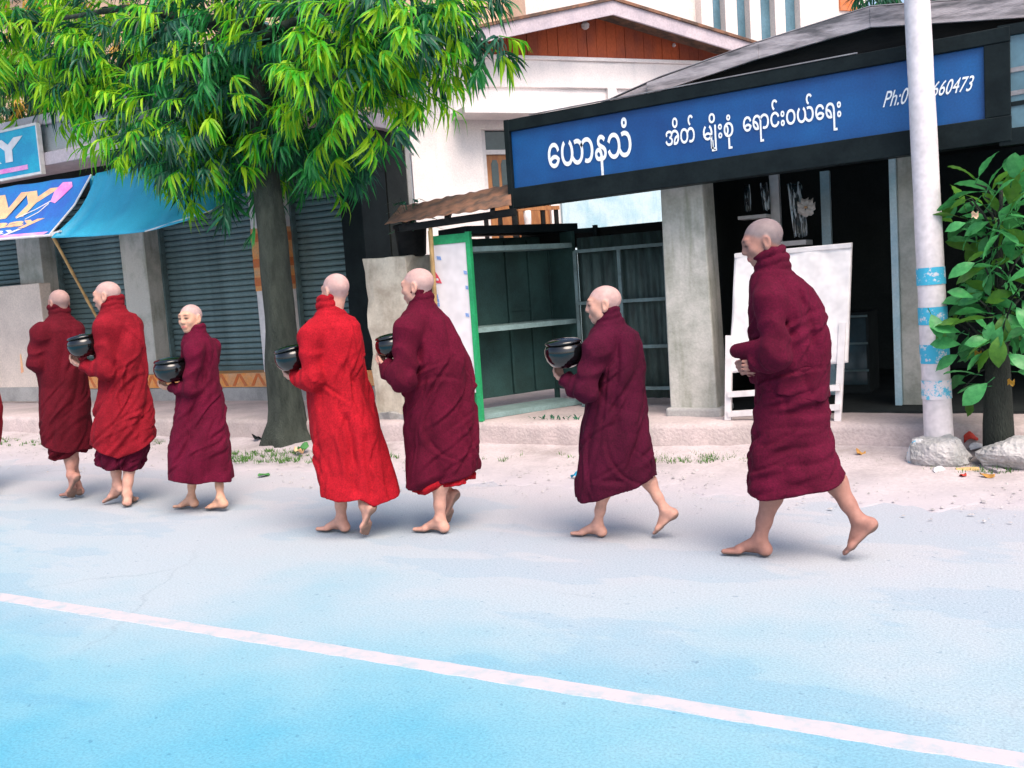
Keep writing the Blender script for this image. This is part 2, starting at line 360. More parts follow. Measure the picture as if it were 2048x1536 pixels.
MB().prism([(RK[0][0] + .05, RY + .05, 2.35), (3.5, RY + .05, 2.35), (3.5, RY + .05, rkz(3.5) - .05)] + [(q[0], RY + .05, q[1] - .03) for q in RK[5:0:-1]] + [(RK[0][0] + .05, RY + .05, RK[0][1] - .05)], (0, .03, 0)).build('gable_boarding', 'dark_wood', shop)
for yy in (8.6, 9.7, 10.9): MB().bar((RK[1][0], yy, RK[1][1] - .08), (RK[4][0], yy, RK[4][1] - .08), .06, .09).build('rafter', 'dark_wood', shop)
MB().tube([(-3.5, 11.1, 0), (-3.5, 11.1, 2.7)], .05).build('post', 'dark_wood', shop)

# blue sign
SY = 7.45
tl, bl, tr, br = pY(1020, 265, SY), pY(1032, 376, SY), pY(1962, 96, SY), pY(1975, 236, SY)
sx0, sx1 = (tl[0] + bl[0]) / 2, (tr[0] + br[0]) / 2
sz0, sz1 = (bl[2] + br[2]) / 2 - .004, (tl[2] + tr[2]) / 2 + .004
sl = ((tr[2] + br[2]) - (tl[2] + bl[2])) / 2 / (sx1 - sx0)      # the board hangs slightly askew
def szz(x, z): return z + sl * (x - (sx0 + sx1) / 2)
sign = thing('sign_board', ((sx0 + sx1) / 2, SY, sz0), 'long blue shop sign with white Burmese lettering and phone number in a dark frame', 'sign')
def slab(x0, x1, z0, z1, y, th, m, par, name, bev=0):
    return MB().prism([(x0, y, szz(x0, z0)), (x1, y, szz(x1, z0)), (x1, y, szz(x1, z1)), (x0, y, szz(x0, z1))], (0, th, 0)).build(name, m, par, bevel=bev)
slab(sx0, sx1, sz0, sz1, SY, .03, 'sign_blue', sign, 'panel')
slab(sx0 - .03, sx1 + .16, sz1 + .001, sz1 + .10, SY - .035, .12, 'sign_frame', sign, 'frame_rail', .006)
slab(sx0 - .03, sx1 + .16, sz0 - .17, sz0 - .001, SY - .035, .14, 'sign_frame', sign, 'frame_rail', .006)
slab(sx0 - .05, sx0 - .001, sz0 - .168, sz1 + .102, SY - .04, .14, 'sign_frame', sign, 'frame_stile', .006)
slab(sx1 + .001, sx1 + .158, sz0 - .001, sz1 + .001, SY - .03, .12, 'sign_frame', sign, 'frame_stile', .006)
slab(sx0 + .2, sx1 - .8, sz1 + .104, sz1 + .112, SY - .04, .02, 'galv', sign, 'trim_strip')
def text_mesh(body, bold=.012):
    c = bpy.data.curves.new('lettering', 'FONT'); c.body = body; c.size = 1; c.offset = bold; c.resolution_u = 4; c.fill_mode = 'FRONT'
    o = bpy.data.objects.new('lettering', c); COL.objects.link(o); bpy.context.view_layer.update()
    me = bpy.data.meshes.new_from_object(o.evaluated_get(bpy.context.evaluated_depsgraph_get()))
    v = np.array([x.co[:] for x in me.vertices]); f = [tuple(p.vertices) for p in me.polygons]
    bpy.data.objects.remove(o); bpy.data.curves.remove(c); bpy.data.meshes.remove(me); return v, f
def lettering(body, X0, X1, zb, zh, y, par, m='letter', bold=.012, shear=0., body_h=.55, place=None, th=.006):
    v, f = text_mesh(body, bold)
    x = v[:, 0]; z = v[:, 1] / body_h * zh; x = (x - x.min()) / (x.max() - x.min()) * (X1 - X0) + X0 + shear * z
    P = place or (lambda a, b, q: (a, y - q, szz(a, b)))
    # one object for each letter stroke
    own = list(range(len(v)))
    def find(i):
        while own[i] != i: own[i] = own[own[i]]; i = own[i]
        return i
    for t in f:
        for q in t[1:]: own[find(q)] = find(t[0])
    grp = {}
    for t in f: grp.setdefault(find(t[0]), []).append(t)
    for fs in grp.values():
        ids = sorted({i for t in fs for i in t}); mp = {i: j for j, i in enumerate(ids)}; mb = MB()
        mb.v = [P(x[i], zb + z[i], th) for i in ids]; mb.f = [tuple(mp[i] for i in t) for t in fs]
        mb.build('letter', m, par)
def sign_word(body, x0, x1, xa, ya, xb, yb, **kw):
    """x0..x1: photo span; (xa,ya),(xb,yb): baseline and x-height of one letter"""
    X0, X1 = pY(x0, ya, SY)[0], pY(x1, ya, SY)[0]
    pb, pt = pY(xa, ya, SY), pY(xb, yb, SY)
    zb = pb[2] - sl * (pb[0] - (sx0 + sx1) / 2)
    lettering(body, X0, X1, zb, pt[2] - pb[2], SY, sign, **kw)
sign_word('\u1031\u101a\u102c\u1014\u101e\u1036', 1098, 1266, 1107, 335, 1104, 287, bold=.012)
sign_word('\u1021\u102d\u1010\u103a', 1332, 1391, 1345, 290, 1343, 261, bold=.012)
sign_word('\u1019\u103b\u102d\u102f\u1038\u1005\u102f\u1036', 1407, 1468, 1415, 280, 1413, 252, bold=.010)
sign_word('\u1031\u101b\u102c\u1004\u103a\u1038\u101d\u101a\u103a\u1031\u101b\u1038', 1487, 1684, 1498, 262, 1496, 233, bold=.012)
sign_word('Ph:0', 1766, 1812, 1770, 214, 1768, 183, bold=.005, shear=.30, body_h=.70)
sign_word('660473', 1862, 1942, 1868, 193, 1866, 164, bold=.005, shear=.30, body_h=.70)
# neighbouring picture board, cut by the photo's right edge
pb_ = thing('picture_board', (.3, 7.45, 2.2), 'dark weathered picture board with pale streaks right of the blue sign', 'sign')
q0 = pY(2006, 90, 7.45)[0]
MB().box(q0, q0 + 1.5, 7.45, 7.49, 2.26, 2.86).build('panel', 'glass_blue', pb_)
MB().box(q0 - .03, q0 + 1.53, 7.42, 7.51, 2.861, 2.93).build('frame_rail', 'sign_frame', pb_)
MB().box(q0 - .03, q0 + 1.53, 7.42, 7.51, 2.15, 2.259).build('frame_rail', 'sign_frame', pb_)
for zz in (2.40, 2.47, 2.62): MB().prism([(q0 + .01, 7.448, zz), (q0 + 1.4, 7.448, zz + .05), (q0 + 1.4, 7.448, zz + .075), (q0 + .01, 7.448, zz + .03)], (0, -.006, 0)).build('streak', 'galv' if zz > 2.42 else 'sign_frame', pb_)

# things inside the shop front
rack = thing('display_rack', (-2.0, 8.75, PZ), 'pale display rack with hanging plastic-wrapped goods just inside the shop', 'rack')
ry = 8.7
r0, r1 = pY(1543, 380, ry), pY(1566, 480, ry)
MB().prism([(r0[0], ry, PZ), (r1[0], ry, PZ), (r1[0] - .02, ry, 2.28), (r0[0] - .02, ry, 2.28)], (0, .06, 0)).build('post', 'white_paint', rack, bevel=.006)
s0, s1 = pY(1486, 434, ry), pY(1544, 428, ry)
MB().box(s0[0], s1[0] - .01, ry - .16, ry + .05, s0[2] - .03, s0[2]).build('shelf', 'white_paint', rack)
t0, t1 = pY(1567, 486, ry), pY(1620, 476, ry)
MB().box(t0[0], t1[0], ry - .16, ry + .1, t0[2] - .03, t0[2] + .01).build('shelf', 'white_paint', rack)
k0, k1 = pY(1640, 360, ry + .2), pY(1662, 475, ry + .2)
MB().box(k0[0], k1[0], ry + .2, ry + .26, PZ, 2.25).build('post', 'blue_wash', rack)
MB().box(r0[0] - .5, k1[0], ry + .02, ry + .08, 2.29, 2.36).build('top_rail', 'blue_wash', rack)
M['plastic'] = mat('clear_wrap', (.62, .68, .72), (.02, .03, .035), .15, 3.5, 40, .2, .004, spec=.8, stretch=(9, 9, .8), contrast=(.50, .56))
def bag(xa, xb, ya, yb, y, tilt):
    A, B = pY(xa, ya, y), pY(xb, yb, y); w_, h_ = (B[0] - A[0]), A[2] - B[2]
    def fn(u, v):
        x = A[0] + w_ * u + tilt * v * h_; bulge = .05 * math.sin(u * math.pi) * math.sin(min(1, v * 1.3 + .05) * math.pi)
        return (x, y - bulge - .012 * math.sin(u * 17 + v * 3), A[2] - h_ * v + .01 * math.sin(u * 9))
    o = MB().grid(fn, 16, 14).build('wrapped_bag', 'plastic', None, smooth=True, solid=.003)
    return o
for i, (a_, lab) in enumerate([((1574, 1606, 368, 474, 8.62, .10), 'tall clear plastic wrapped bag hanging right of the white rack post'), ((1488, 1502, 372, 424, 8.62, .02), 'narrow clear plastic wrapped bag hanging at the left end of the rack'), ((1520, 1536, 368, 420, 8.64, .10), 'slanted clear plastic wrapped bag hanging left of the white rack post')]):
    tag(bag(*a_), lab, 'bag', 'wrapped goods hanging in the shop front')
fl = pY(1614, 415, 8.60)
flo = thing('paper_flower', tuple(fl + [0, 0, -.06]), 'small cream paper flower among the wrapped goods', 'flower')
for k in range(7):
    t = k * 2 * math.pi / 7; c_ = fl + np.array([math.cos(t) * .045, -.02, math.sin(t) * .045])
    MB().grid(lambda u, v: tuple(c_ + np.array([(u - .5) * .06, -.02 * math.sin(v * 3.1), (v - .5) * .06 + .01 * math.cos(u * 6)])), 3, 3).build('petal', 'cream', flo, solid=.003)
MB().lathe([(.001, -.01), (.014, -.006), (.016, .004), (.001, .012)], 10, tuple(fl + [0, -.05, 0])).build('flower_heart', 'print_yellow', flo)
crate = thing('glass_cabinet', (-1.75, 9.2, PZ), 'dim glass-fronted cabinet in the dark shop right of the white board', 'cabinet')
g0, g1 = pY(1690, 690, 8.9), pY(1738, 812, 8.9)
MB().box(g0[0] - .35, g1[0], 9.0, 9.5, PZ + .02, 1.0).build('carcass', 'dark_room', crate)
MB().box(g0[0] - .33, g1[0] - .02, 8.985, 8.998, PZ + .10, .95).build('glass_pane', 'glass_dark', crate)
for zz in (.48, .72, .96): MB().box(g0[0] - .34, g1[0] - .005, 8.97, 8.984, zz, zz + .018).build('glazing_bar', 'gate_frame', crate)

# ------------------------------------------------------------------ white board on an easel
ez = thing('easel_board', tuple(gz(1570, 842, PZ)), 'large blank white board covered with creased cloth on a white wooden easel', 'easel')
def eP(px, py): return pY(px, py, 7.52)
TL, TR, BR, BL = eP(1459, 507), eP(1696, 485), eP(1692, 727), eP(1454, 748)
def lean(p): return np.array([p[0], p[1] + (p[2] - PZ) * .10 + .02, p[2]])
def bfn(u, v):
    p = TL * (1 - u) * (1 - v) + TR * u * (1 - v) + BR * u * v + BL * (1 - u) * v; p = lean(p)
    return tuple(p + np.array([0, -.006 - .006 * math.sin(u * 11 + v * 7 + math.sin(v * 5) * 1.5) - .004 * math.sin(u * 23 - v * 15), 0]))
M['board_cloth'] = mat('white_cloth', (.80, .76, .75), (.74, .71, .71), .85, 2, 14, .04, .002)
MB().grid(bfn, 40, 40).build('cloth_cover', 'board_cloth', ez, smooth=True, solid=.004)
MB().prism([tuple(lean(p) + np.array([0, .012, 0])) for p in (TL, TR, BR, BL)], (0, .02, 0)).build('board', 'white_paint', ez)
MB().bar(tuple(lean(TL) + [0, -.014, -.02]), tuple(lean(TR) + [0, -.014, -.02]), .02, .03).build('top_rail', 'white_paint', ez)
for (xa, ya, xb, yb) in ((1456, 748, 1453, 842), (1684, 727, 1676, 842)):
    p, q = eP(xa, ya), gz(xb, yb, PZ); p = lean(p)
    MB().bar(tuple(p + np.array([0, .02, .3])), (q[0], 7.53, PZ), .05, .035, (0, 1, 0)).build('leg', 'white_paint', ez)
for (xa, xb, dy) in ((1470, 1672, 0),):
    q = gz(1560, 800, PZ)
    for s in (-1, 1):
        MB().bar((TL[0] + (.2 if s < 0 else .5), 7.62, 1.25), (TL[0] + (.16 if s < 0 else .46), 7.98, PZ), .04, .03, (0, 1, 0)).build('back_leg', 'white_paint', ez)
for yy in (789, 828):
    p, q = eP(1456, yy), eP(1680, yy - 14)
    MB().bar(tuple(p), tuple(q), .03, .045, (0, 0, 1)).build('cross_bar', 'white_paint', ez)
# ------------------------------------------------------------------ green kiosk with shelves, open towards the shop
K0 = gz(957, 842, PZ); ka = math.radians(64); ke = np.array([math.cos(ka), math.sin(ka), 0]); kn = np.array([ke[1], -ke[0], 0])  # ke: along, kn: open side
KT = pY(936, 468, K0[1])[2]; KL, KD = 1.22, .42
ks = thing('display_kiosk', tuple(K0), 'green framed metal display kiosk with empty teal shelves and a white printed end', 'kiosk')
def kp(a, d, z): return tuple(K0 + ke * a - kn * d + np.array([0, 0, z - PZ]))
def kbox(a0, a1, d0, d1, z0, z1, name, m, par=None, bev=0):
    mb = MB(); p = [kp(a, d, z) for z in (z0, z1) for d in (d0, d1) for a in (a0, a1)]
    return mb.add(p, [(0, 1, 3, 2), (4, 6, 7, 5), (0, 4, 5, 1), (2, 3, 7, 6), (0, 2, 6, 4), (1, 5, 7, 3)]).build(name, m, par or ks, bevel=bev)
for a in (0, KL - .04):
    for d in (0, KD - .04): kbox(a, a + .04, d, d + .04, PZ, KT, 'post', 'kiosk_green' if a == 0 else 'kiosk_teal')
kbox(.045, KL - .045, KD - .03, KD - .015, .40, KT - .02, 'back_panel', 'kiosk_teal')
kbox(KL - .03, KL - .012, .045, KD - .045, .40, KT, 'end_panel', 'kiosk_teal')
def kz(px, py): return pP(px, py, K0, kn)[2]
for (px, py, nm) in ((955, 498, 'shelf'), (955, 661, 'shelf'), (958, 836, 'shelf')):
    z = kz(px, py); kbox(.042, KL - .042, -.004, KD - .032, z - .022, z + .022, nm, 'kiosk_shelf')
kbox(-.01, KL + .02, -.03, KD + .02, KT + .001, KT + .07, 'roof_sheet', 'sign_frame')
for a in (.66, .92): kbox(a, a + .03, KD - .06, KD - .032, .42, KT - .05, 'stiffener', 'kiosk_teal')
kbox(.70, .95, KD - .045, KD - .031, 1.20, 1.22, 'stiffener', 'kiosk_teal')
# printed end facing the road
E0 = K0 + np.array([0, -.03, 0]); XL = pY(862, 470, E0[1])[0] - K0[0]
def ke_box(x0, x1, z0, z1, y0, y1, nm, m): return MB().box(K0[0] + x0, K0[0] + x1, K0[1] - y1, K0[1] - y0, z0, z1).build(nm, m, ks)
ke_box(XL, .015, .52, KT - .07, .005, .02, 'printed_panel', 'print_white')
ke_box(XL, .015, KT - .069, KT + .01, .005, .028, 'top_band', 'kiosk_green')
ke_box(.0155, .06, PZ, KT + .02, -.01, .03, 'edge_strip', 'kiosk_green')
ke_box(XL - .03, XL - .001, PZ, KT + .06, 0, .03, 'bamboo_edge', 'bamboo')
M['print_red'] = mat('print_red', (.70, .06, .10), (.6, .08, .12), .6, 8, 60, .03)
M['print_blue'] = mat('print_blue', (.14, .28, .62), (.3, .42, .68), .6, 8, 60, .03)
yk = K0[1] - .022
def kpx(px, py): p = pY(px, py, yk); return (p[0], yk, p[2])
MB().prism([kpx(868, 540), kpx(874, 548), kpx(880, 558), kpx(884, 567), kpx(874, 566), kpx(867, 560)], (0, -.003, 0)).build('red_mark', 'print_red', ks)
MB().prism([kpx(873, 556), kpx(877, 557), kpx(878, 561), kpx(873, 561)], (0, -.0045, 0)).build('white_mark', 'print_white', ks)
for (px, py, s) in ((878, 516, 5), (871, 585, 3), (873, 592, 4), (875, 600, 4), (877, 609, 3), (931, 545, 4), (934, 575, 3), (935, 630, 4)):
    MB().prism([kpx(px - s, py - 4), kpx(px + s * .6, py - 3), kpx(px + s, py + 4), kpx(px - s * .7, py + 3)], (0, -.003, 0)).build('blue_mark', 'print_blue', ks)

# corrugated metal gate between kiosk and column
gt = thing('metal_gate', (-3.4, 8.35, PZ), 'dark corrugated metal gate with pale steel frame between the kiosk and the stained column', 'gate')
GY = 8.25
ga, gb = pY(1168, 815, GY)[0], pY(1346, 825, GY)[0]
def gfn(u, v):
    x = ga + (gb - ga) * u; return (x, GY + .05 + .012 * math.sin(x / .055 * math.pi), .34 + 1.50 * v)
MB().grid(gfn, 120, 3).build('corrugated_sheet', 'gate_zinc', gt, smooth=True, solid=.003)
for x in (ga, (ga + gb) / 2, gb): MB().box(x - .016, x + .016, GY - .01, GY + .022, PZ, 1.72).build('frame_post', 'gate_frame', gt)
for z in (.42, .80, 1.22, 1.70): MB().box(ga, gb, GY - .014, GY + .018, z, z + .03).build('frame_rail', 'gate_frame', gt)
# dark boards and a pipe fitting on top of the gate line
MB().box(-4.62, gb + .02, 8.50, 8.56, 1.76, 1.93).build('top_board', 'dark_wood', gt)
tag(MB().tube([pY(1150, 462, 8.45), pY(1195, 459, 8.45)], .022).tube([pY(1190, 450, 8.45), pY(1192, 478, 8.45)], .026).tube([pY(1215, 468, 8.45), pY(1216, 490, 8.45)], .034).build('pipe_fitting', 'sign_frame', gt))

# ------------------------------------------------------------------ stained gate pillar with pot plant on it
pl = thing('gate_pillar', tuple(gz(778, 842, PZ)), 'cream stained stone gate pillar behind the two middle walkers', 'pillar')
pa, pb2 = gz(741, 840, PZ), gz(822, 842, PZ); pz1 = pY(730, 518, 7.42)[2]
def blocky(x0, x1, y0, y1, z0, z1, amp, seg=(5, 4, 12), seed=0):
    """rough masonry block: a box with worn, uneven faces"""
    mb = MB(); R_ = random.Random(seed); nx, ny, nz = seg; idx = {}
    vs = []; fs = []
    def vid(i, j, k):
        if (i, j, k) not in idx:
            x, y, z = x0 + (x1 - x0) * i / nx, y0 + (y1 - y0) * j / ny, z0 + (z1 - z0) * k / nz
            e = amp * (1.8 if sum((i in (0, nx), j in (0, ny), k in (0, nz))) >= 2 else 1)
            cx, cy, cz = (x0 + x1) / 2, (y0 + y1) / 2, (z0 + z1) / 2; r_ = R_.uniform(-1, .6)
            idx[i, j, k] = len(vs); vs.append((x + (x - cx) * e * r_ * 4, y + (y - cy) * e * r_ * 4, z + (e * r_ * .6 if k == nz else 0)))
        return idx[i, j, k]
    for i in range(nx):
        for k in range(nz):
            fs.append((vid(i, 0, k), vid(i + 1, 0, k), vid(i + 1, 0, k + 1), vid(i, 0, k + 1))); fs.append((vid(i + 1, ny, k), vid(i, ny, k), vid(i, ny, k + 1), vid(i + 1, ny, k + 1)))
        for j in range(ny):
            fs.append((vid(i, j, nz), vid(i + 1, j, nz), vid(i + 1, j + 1, nz), vid(i, j + 1, nz))); fs.append((vid(i, j + 1, 0), vid(i + 1, j + 1, 0), vid(i + 1, j, 0), vid(i, j, 0)))
    for j in range(ny):
        for k in range(nz):
            fs.append((vid(0, j + 1, k), vid(0, j, k), vid(0, j, k + 1), vid(0, j + 1, k + 1))); fs.append((vid(nx, j, k), vid(nx, j + 1, k), vid(nx, j + 1, k + 1), vid(nx, j, k + 1)))
    return mb.add(vs, fs)
blocky(pa[0], pb2[0], 7.42, 7.86, PZ - .03, pz1, .009, seed=3).build('shaft', 'gate_wash', pl, smooth=False, bevel=.008)
blocky(pa[0] - .05, pb2[0] + .06, 7.37, 7.9, PZ - .04, PZ + .07, .03, (5, 4, 1), seed=4).build('footing', 'concrete', pl)
pot = thing('plant_pot', (pa[0] + .42, 7.64, pz1), 'dark pot with scrubby weeds standing on the stone gate pillar', 'plant pot')
MB().lathe([(.10, 0), (.13, .02), (.15, .26), (.165, .27), (.165, .30), (.14, .30), (.13, .25)], 18, (pa[0] + .42, 7.64, pz1 - .01)).build('pot', 'dark_wood', pot, smooth=True)
wd = MB()
for k in range(46):
    a = RND.uniform(0, 6.28); r = RND.uniform(.05, .24); z = RND.uniform(.2, .5)
    p = Vector((pa[0] + .42, 7.64, pz1 + .24)); q = p + Vector((math.cos(a) * r, math.sin(a) * r, z - .2)); s = Vector((-math.sin(a), math.cos(a), .2)) * .022
    t_ = q + Vector((math.cos(a) * .09, math.sin(a) * .09, -.03)); wd.add([q - s * .3, (q + t_) / 2 - s, t_, (q + t_) / 2 + s], [(0, 1, 2, 3)])
    wd.add([p - s * .1, p + s * .1, q + s * .1, q - s * .1], [(0, 1, 2, 3)])

# ------------------------------------------------------------------ rusty lean-to sheet left of the shop sign
aw = thing('lean_to_awning', tuple(gz(862, 842, PZ)), 'rusty sheet metal lean-to awning left of the blue sign', 'awning')
A_, B_, C_, D_ = pY(800, 413, 7.85), pY(1021, 369, 7.65), pY(1023, 411, 7.16), pY(769, 449, 7.22)
def awf(u, v):
    p = A_ * (1 - u) * (1 - v) + B_ * u * (1 - v) + C_ * u * v + D_ * (1 - u) * v
    return tuple(p + np.array([0, 0,   .004 * math.sin(u * 60) + .006 * wob(u * 9, v * 5)]))
MB().grid(awf, 120, 8).build('rusted_sheet', 'rust', aw, smooth=True, solid=.004)
MB().bar(tuple(D_ * .9 + C_ * .1 + [0, .06, -.05]), tuple(C_ + [0, .06, -.05]), .05, .06).build('edge_beam', 'dark_wood', aw)
MB().bar(tuple(A_ + [0, -.02, -.06]), tuple(B_ + [0, -.02, -.06]), .05, .06).build('wall_beam', 'dark_wood', aw)
for f_ in (.15, .5, .85):
    MB().bar(tuple(A_ * (1 - f_) + B_ * f_ + np.array([0, 0, -.045])), tuple(D_ * (1 - f_) + C_ * f_ + np.array([0, .02, -.035])), .04, .05).build('rafter', 'dark_wood', aw)
pp = pY(862, 470, 7.26)
MB().tube([(pp[0] - .02, 7.26, PZ - .02), (pp[0], 7.26, D_[2] - .02)], .018).build('bamboo_post', 'bamboo', aw)
MB().tube([(A_[0] + .12, 7.84, PZ - .02), (A_[0] + .12, 7.84, A_[2] - .06)], .03).build('back_post', 'dark_wood', aw)

# ------------------------------------------------------------------ white house with red gable, standing askew behind
hP0 = np.array([-7.22, 10.75, 0]); he = np.array([.609, .793, 0]); hn = np.array([.793, -.609, 0])
hs = thing('white_house', tuple(hP0), 'white plastered house with red-brown boarded gable behind the shops', 'house')
def hpt(t, z, d=0.): return tuple(hP0 + he * t + hn * d + np.array([0, 0, z]))
def htz(px, py, d=0.):
    p = pP(px, py, hP0 + hn * d, hn); q = p - hP0; return q @ he, p[2]
def hbox(t0, t1, z0, z1, d0, d1, nm, m, par=None, bev=0):
    p = [hpt(t, z, d) for z in (z0, z1) for d in (d0, d1) for t in (t0, t1)]
    return MB().add(p, [(0, 1, 3, 2), (4, 6, 7, 5), (0, 4, 5, 1), (2, 3, 7, 6), (0, 2, 6, 4), (1, 5, 7, 3)]).build(nm, m, par or hs, bevel=bev)
tL = htz(822, 300)[0]; tR = 9.0; zT = htz(1150, 124)[1]
tw0, zw1 = htz(962, 259); tw1 = htz(1104, 440)[0]
hbox(tL, tw0, 0, zw1, -.25, 0, 'wall', 'house_wash'); hbox(tw1, tR, 0, zw1, -.25, 0, 'wall', 'house_wash')
hbox(tL, tR, zw1 + .0005, zT - .36, -.25, 0, 'wall', 'house_wash')
hbox(tL - .04, tR, zT - .359, zT, -.25, .05, 'parapet_band', 'house_wash', bev=.01)
hbox(tL - .07, tR, zT + .0005, zT + .05, -.25, .09, 'cornice', 'house_wash', bev=.01)
hbox(tL, tL + .02, 0, zT - .36, -4.5, -.26, 'side_wall', 'house_wash')
tq = htz(1212, 190)[0]; hbox(tq, tq + .14, zw1, zT - .36, .001, .06, 'pilaster', 'house_wash')
# blue-washed lower stretch under the sign
tb0 = htz(1122, 430)[0]; tb1 = htz(1330, 430)[0]; hbox(tb0, tb1 + 3, 0, htz(1320, 330)[1], .002, .05, 'lower_wall', 'blue_wash')
# window hood
z_h = htz(960, 226, .5)[1]
hbox(htz(930, 226, .5)[0], htz(1130, 226, .5)[0], z_h, z_h + .09, 0, .5, 'window_hood', 'house_wash', bev=.01)
# tall door window with transom
zf = .5
dr = hbox(tw0 + .001, tw0 + .07, zf, zw1 - .001, -.14, -.05, 'door_frame', 'white_paint')
hbox(tw1 - .07, tw1 - .001, zf, zw1 - .001, -.14, -.05, 'door_frame', 'door_orange')
zt_ = htz(985, 303)[1]
hbox(tw0 + .071, tw1 - .071, zt_ - .03, zt_ + .03, -.14, -.05, 'transom_bar', 'white_paint')
hbox(tw0 + .071, tw1 - .071, zt_ + .031, zw1 - .002, -.12, -.10, 'transom_pane', 'glass_dark')
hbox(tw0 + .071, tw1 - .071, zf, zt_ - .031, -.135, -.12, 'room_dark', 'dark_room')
for (a, b) in ((tw0 + .075, tw0 + .46), (tw0 + .50, tw0 + .88)):
    lf = hbox(a, b, zf, zt_ - .035, -.118, -.085, 'door_leaf', 'door_orange')
    for (u0, u1) in ((a + .07, (a + b) / 2 - .02), ((a + b) / 2 + .02, b - .07)):
        pts = [(u0, zt_ - .62), (u1, zt_ - .62), (u1, zt_ - .16), ((u0 + u1) / 2 + .03, zt_ - .10), ((u0 + u1) / 2 - .03, zt_ - .10), (u0, zt_ - .16)]
        MB().prism([hpt(t, z, -.084) for t, z in pts], tuple(hn * .004)).build('arched_pane', 'glass_dark', lf)
# balcony balustrade in front of the door
bl_ = thing('balustrade', hpt(tw0 + .5, .5, .3), 'dark balcony rail with one pale turned baluster under the lean-to', 'railing')
hbox(tw0 - .1, tw1 + .1, .3, .5, .2, .5, 'balcony_slab', 'concrete', bl_)
zr = htz(1060, 418, .35)[1]
hbox(tw0 + .3, tw1 - .05, zr - .02, zr + .03, .3, .36, 'handrail', 'door_orange', bl_)
tc = htz(1057, 445, .35)[0]
bal = [(.03, 0), (.05, .03), (.03, .06), (.065, .16), (.035, .25), (.06, .34), (.03, .42), (.05, .47), (.05, .5)]
cb_ = hpt(tc, .5, .33); hh_ = (zr - .02 - .5) / .5
MB().lathe([(r, z * hh_) for r, z in bal], 14, cb_).build('turned_baluster', 'white_paint', bl_, smooth=True)
for dt in (-.62, -.42, -.22, .2, .4): hbox(tc + dt, tc + dt + .05, .5, zr - .021, .31, .35, 'baluster', 'dark_wood', bl_)
# corner posts and rain pipes
tg = thing('rain_pipe', hpt(tL - .12, 0, .1), 'grey rain pipes running down the corner of the white house', 'pipe')
for i, dx in enumerate((-.08, -.20, -.34)):
    p0, p1 = hpt(tL + dx, .2, .05), hpt(tL + dx, zT - .1, .05)
    MB().tube([p0, p1], .045 if i != 1 else .03, 10).build('pipe', 'pipe', tg, smooth=True)
for z_ in (1.2, 2.2, 3.2): MB().bar(hpt(tL - .42, z_, .1), hpt(tL, z_, .1), .01, .03).build('pipe_clip', 'galv', tg)
# gable: vertical boards under a low roof with broad pale fascias
GF = .55
apx = htz(1226, 4, GF); rgt = htz(1513, 92, GF); lft = (apx[0] - (rgt[0] - apx[0]) * 1.0, 0)
slp = (apx[1] - rgt[1]) / (rgt[0] - apx[0])
lslp = (apx[1] - htz(965, 58, GF)[1]) / (apx[0] - htz(965, 58, GF)[0])
def rz_(t): return apx[1] - (slp * (t - apx[0]) if t > apx[0] else lslp * (apx[0] - t))
k = tL + .1
while k < rgt[0] - .2:
    wdt = .150 + RND.uniform(-.012, .012); z0 = zT + .051; za, zb = rz_(k) - .06, rz_(k + wdt - .006) - .06
    if min(za, zb) > z0 + .01:
        d_ = RND.uniform(0, .012)
        MB().prism([hpt(k, z0, d_), hpt(k + wdt - .006, z0, d_), hpt(k + wdt - .006, zb, d_), hpt(k, za, d_)], tuple(-hn * .025)).build('gable_board', 'red_board', hs)
    k += wdt
MB().prism([hpt(tL + .05, zT + .05, -.05), hpt(rgt[0], zT + .05, -.05), hpt(apx[0], apx[1] - .03, -.05)], tuple(-hn * .03)).build('gable_backing', 'dark_wood', hs)
tl_ = tL - .8
for (ta, tb_) in ((tl_, apx[0]), (apx[0], rgt[0] + .35)):
    MB().prism([hpt(ta, rz_(ta) - .16, GF), hpt(tb_, rz_(tb_) - .16, GF), hpt(tb_, rz_(tb_) + .02, GF), hpt(ta, rz_(ta) + .02, GF)], tuple(-hn * .04)).build('roof_fascia', 'fascia_pink', hs)
    MB().prism([hpt(ta, rz_(ta) + .021, GF + .03), hpt(tb_, rz_(tb_) + .021, GF + .03), hpt(tb_, rz_(tb_) + .06, GF + .03), hpt(ta, rz_(ta) + .06, GF + .03)], tuple(-hn * 5)).build('roof_slope', 'rust', hs)
lp = htz(1190, 48, .3); MB().lathe([(.02, 0), (.05, .02), (.06, .07), (.03, .1)], 10, hpt(lp[0], lp[1], .02)).build('bulkhead_lamp', 'white_paint', hs)
lp = htz(1370, 84, .3); MB().lathe([(.015, 0), (.03, .02), (.015, .05)], 8, hpt(lp[0], lp[1], .02)).build('bulkhead_lamp', 'white_paint', hs)

# ------------------------------------------------------------------ cream block behind, with tall windows between piers
fP0 = hP0 - hn * 7.0
fb = thing('cream_building', tuple(fP0 + he * 6), 'tall cream building with narrow blue windows between white piers behind the gable', 'building')
def ftz(px, py, d=0.):
    p = pP(px, py, fP0 + hn * d, hn); q = p - fP0; return q @ he, p[2]
def fbox(t0, t1, z0, z1, d0, d1, nm, m, par=None):
    p = [tuple(fP0 + he * t + hn * d + np.array([0, 0, z])) for z in (z0, z1) for d in (d0, d1) for t in (t0, t1)]
    return MB().add(p, [(0, 1, 3, 2), (4, 6, 7, 5), (0, 4, 5, 1), (2, 3, 7, 6), (0, 2, 6, 4), (1, 5, 7, 3)]).build(nm, m, par or fb)
ft0, ft1 = ftz(1335, 30)[0] - 3.5, ftz(1735, 30)[0]
fbox(ft0, ft1, 0, 11, -3, 0, 'wall', 'cream')
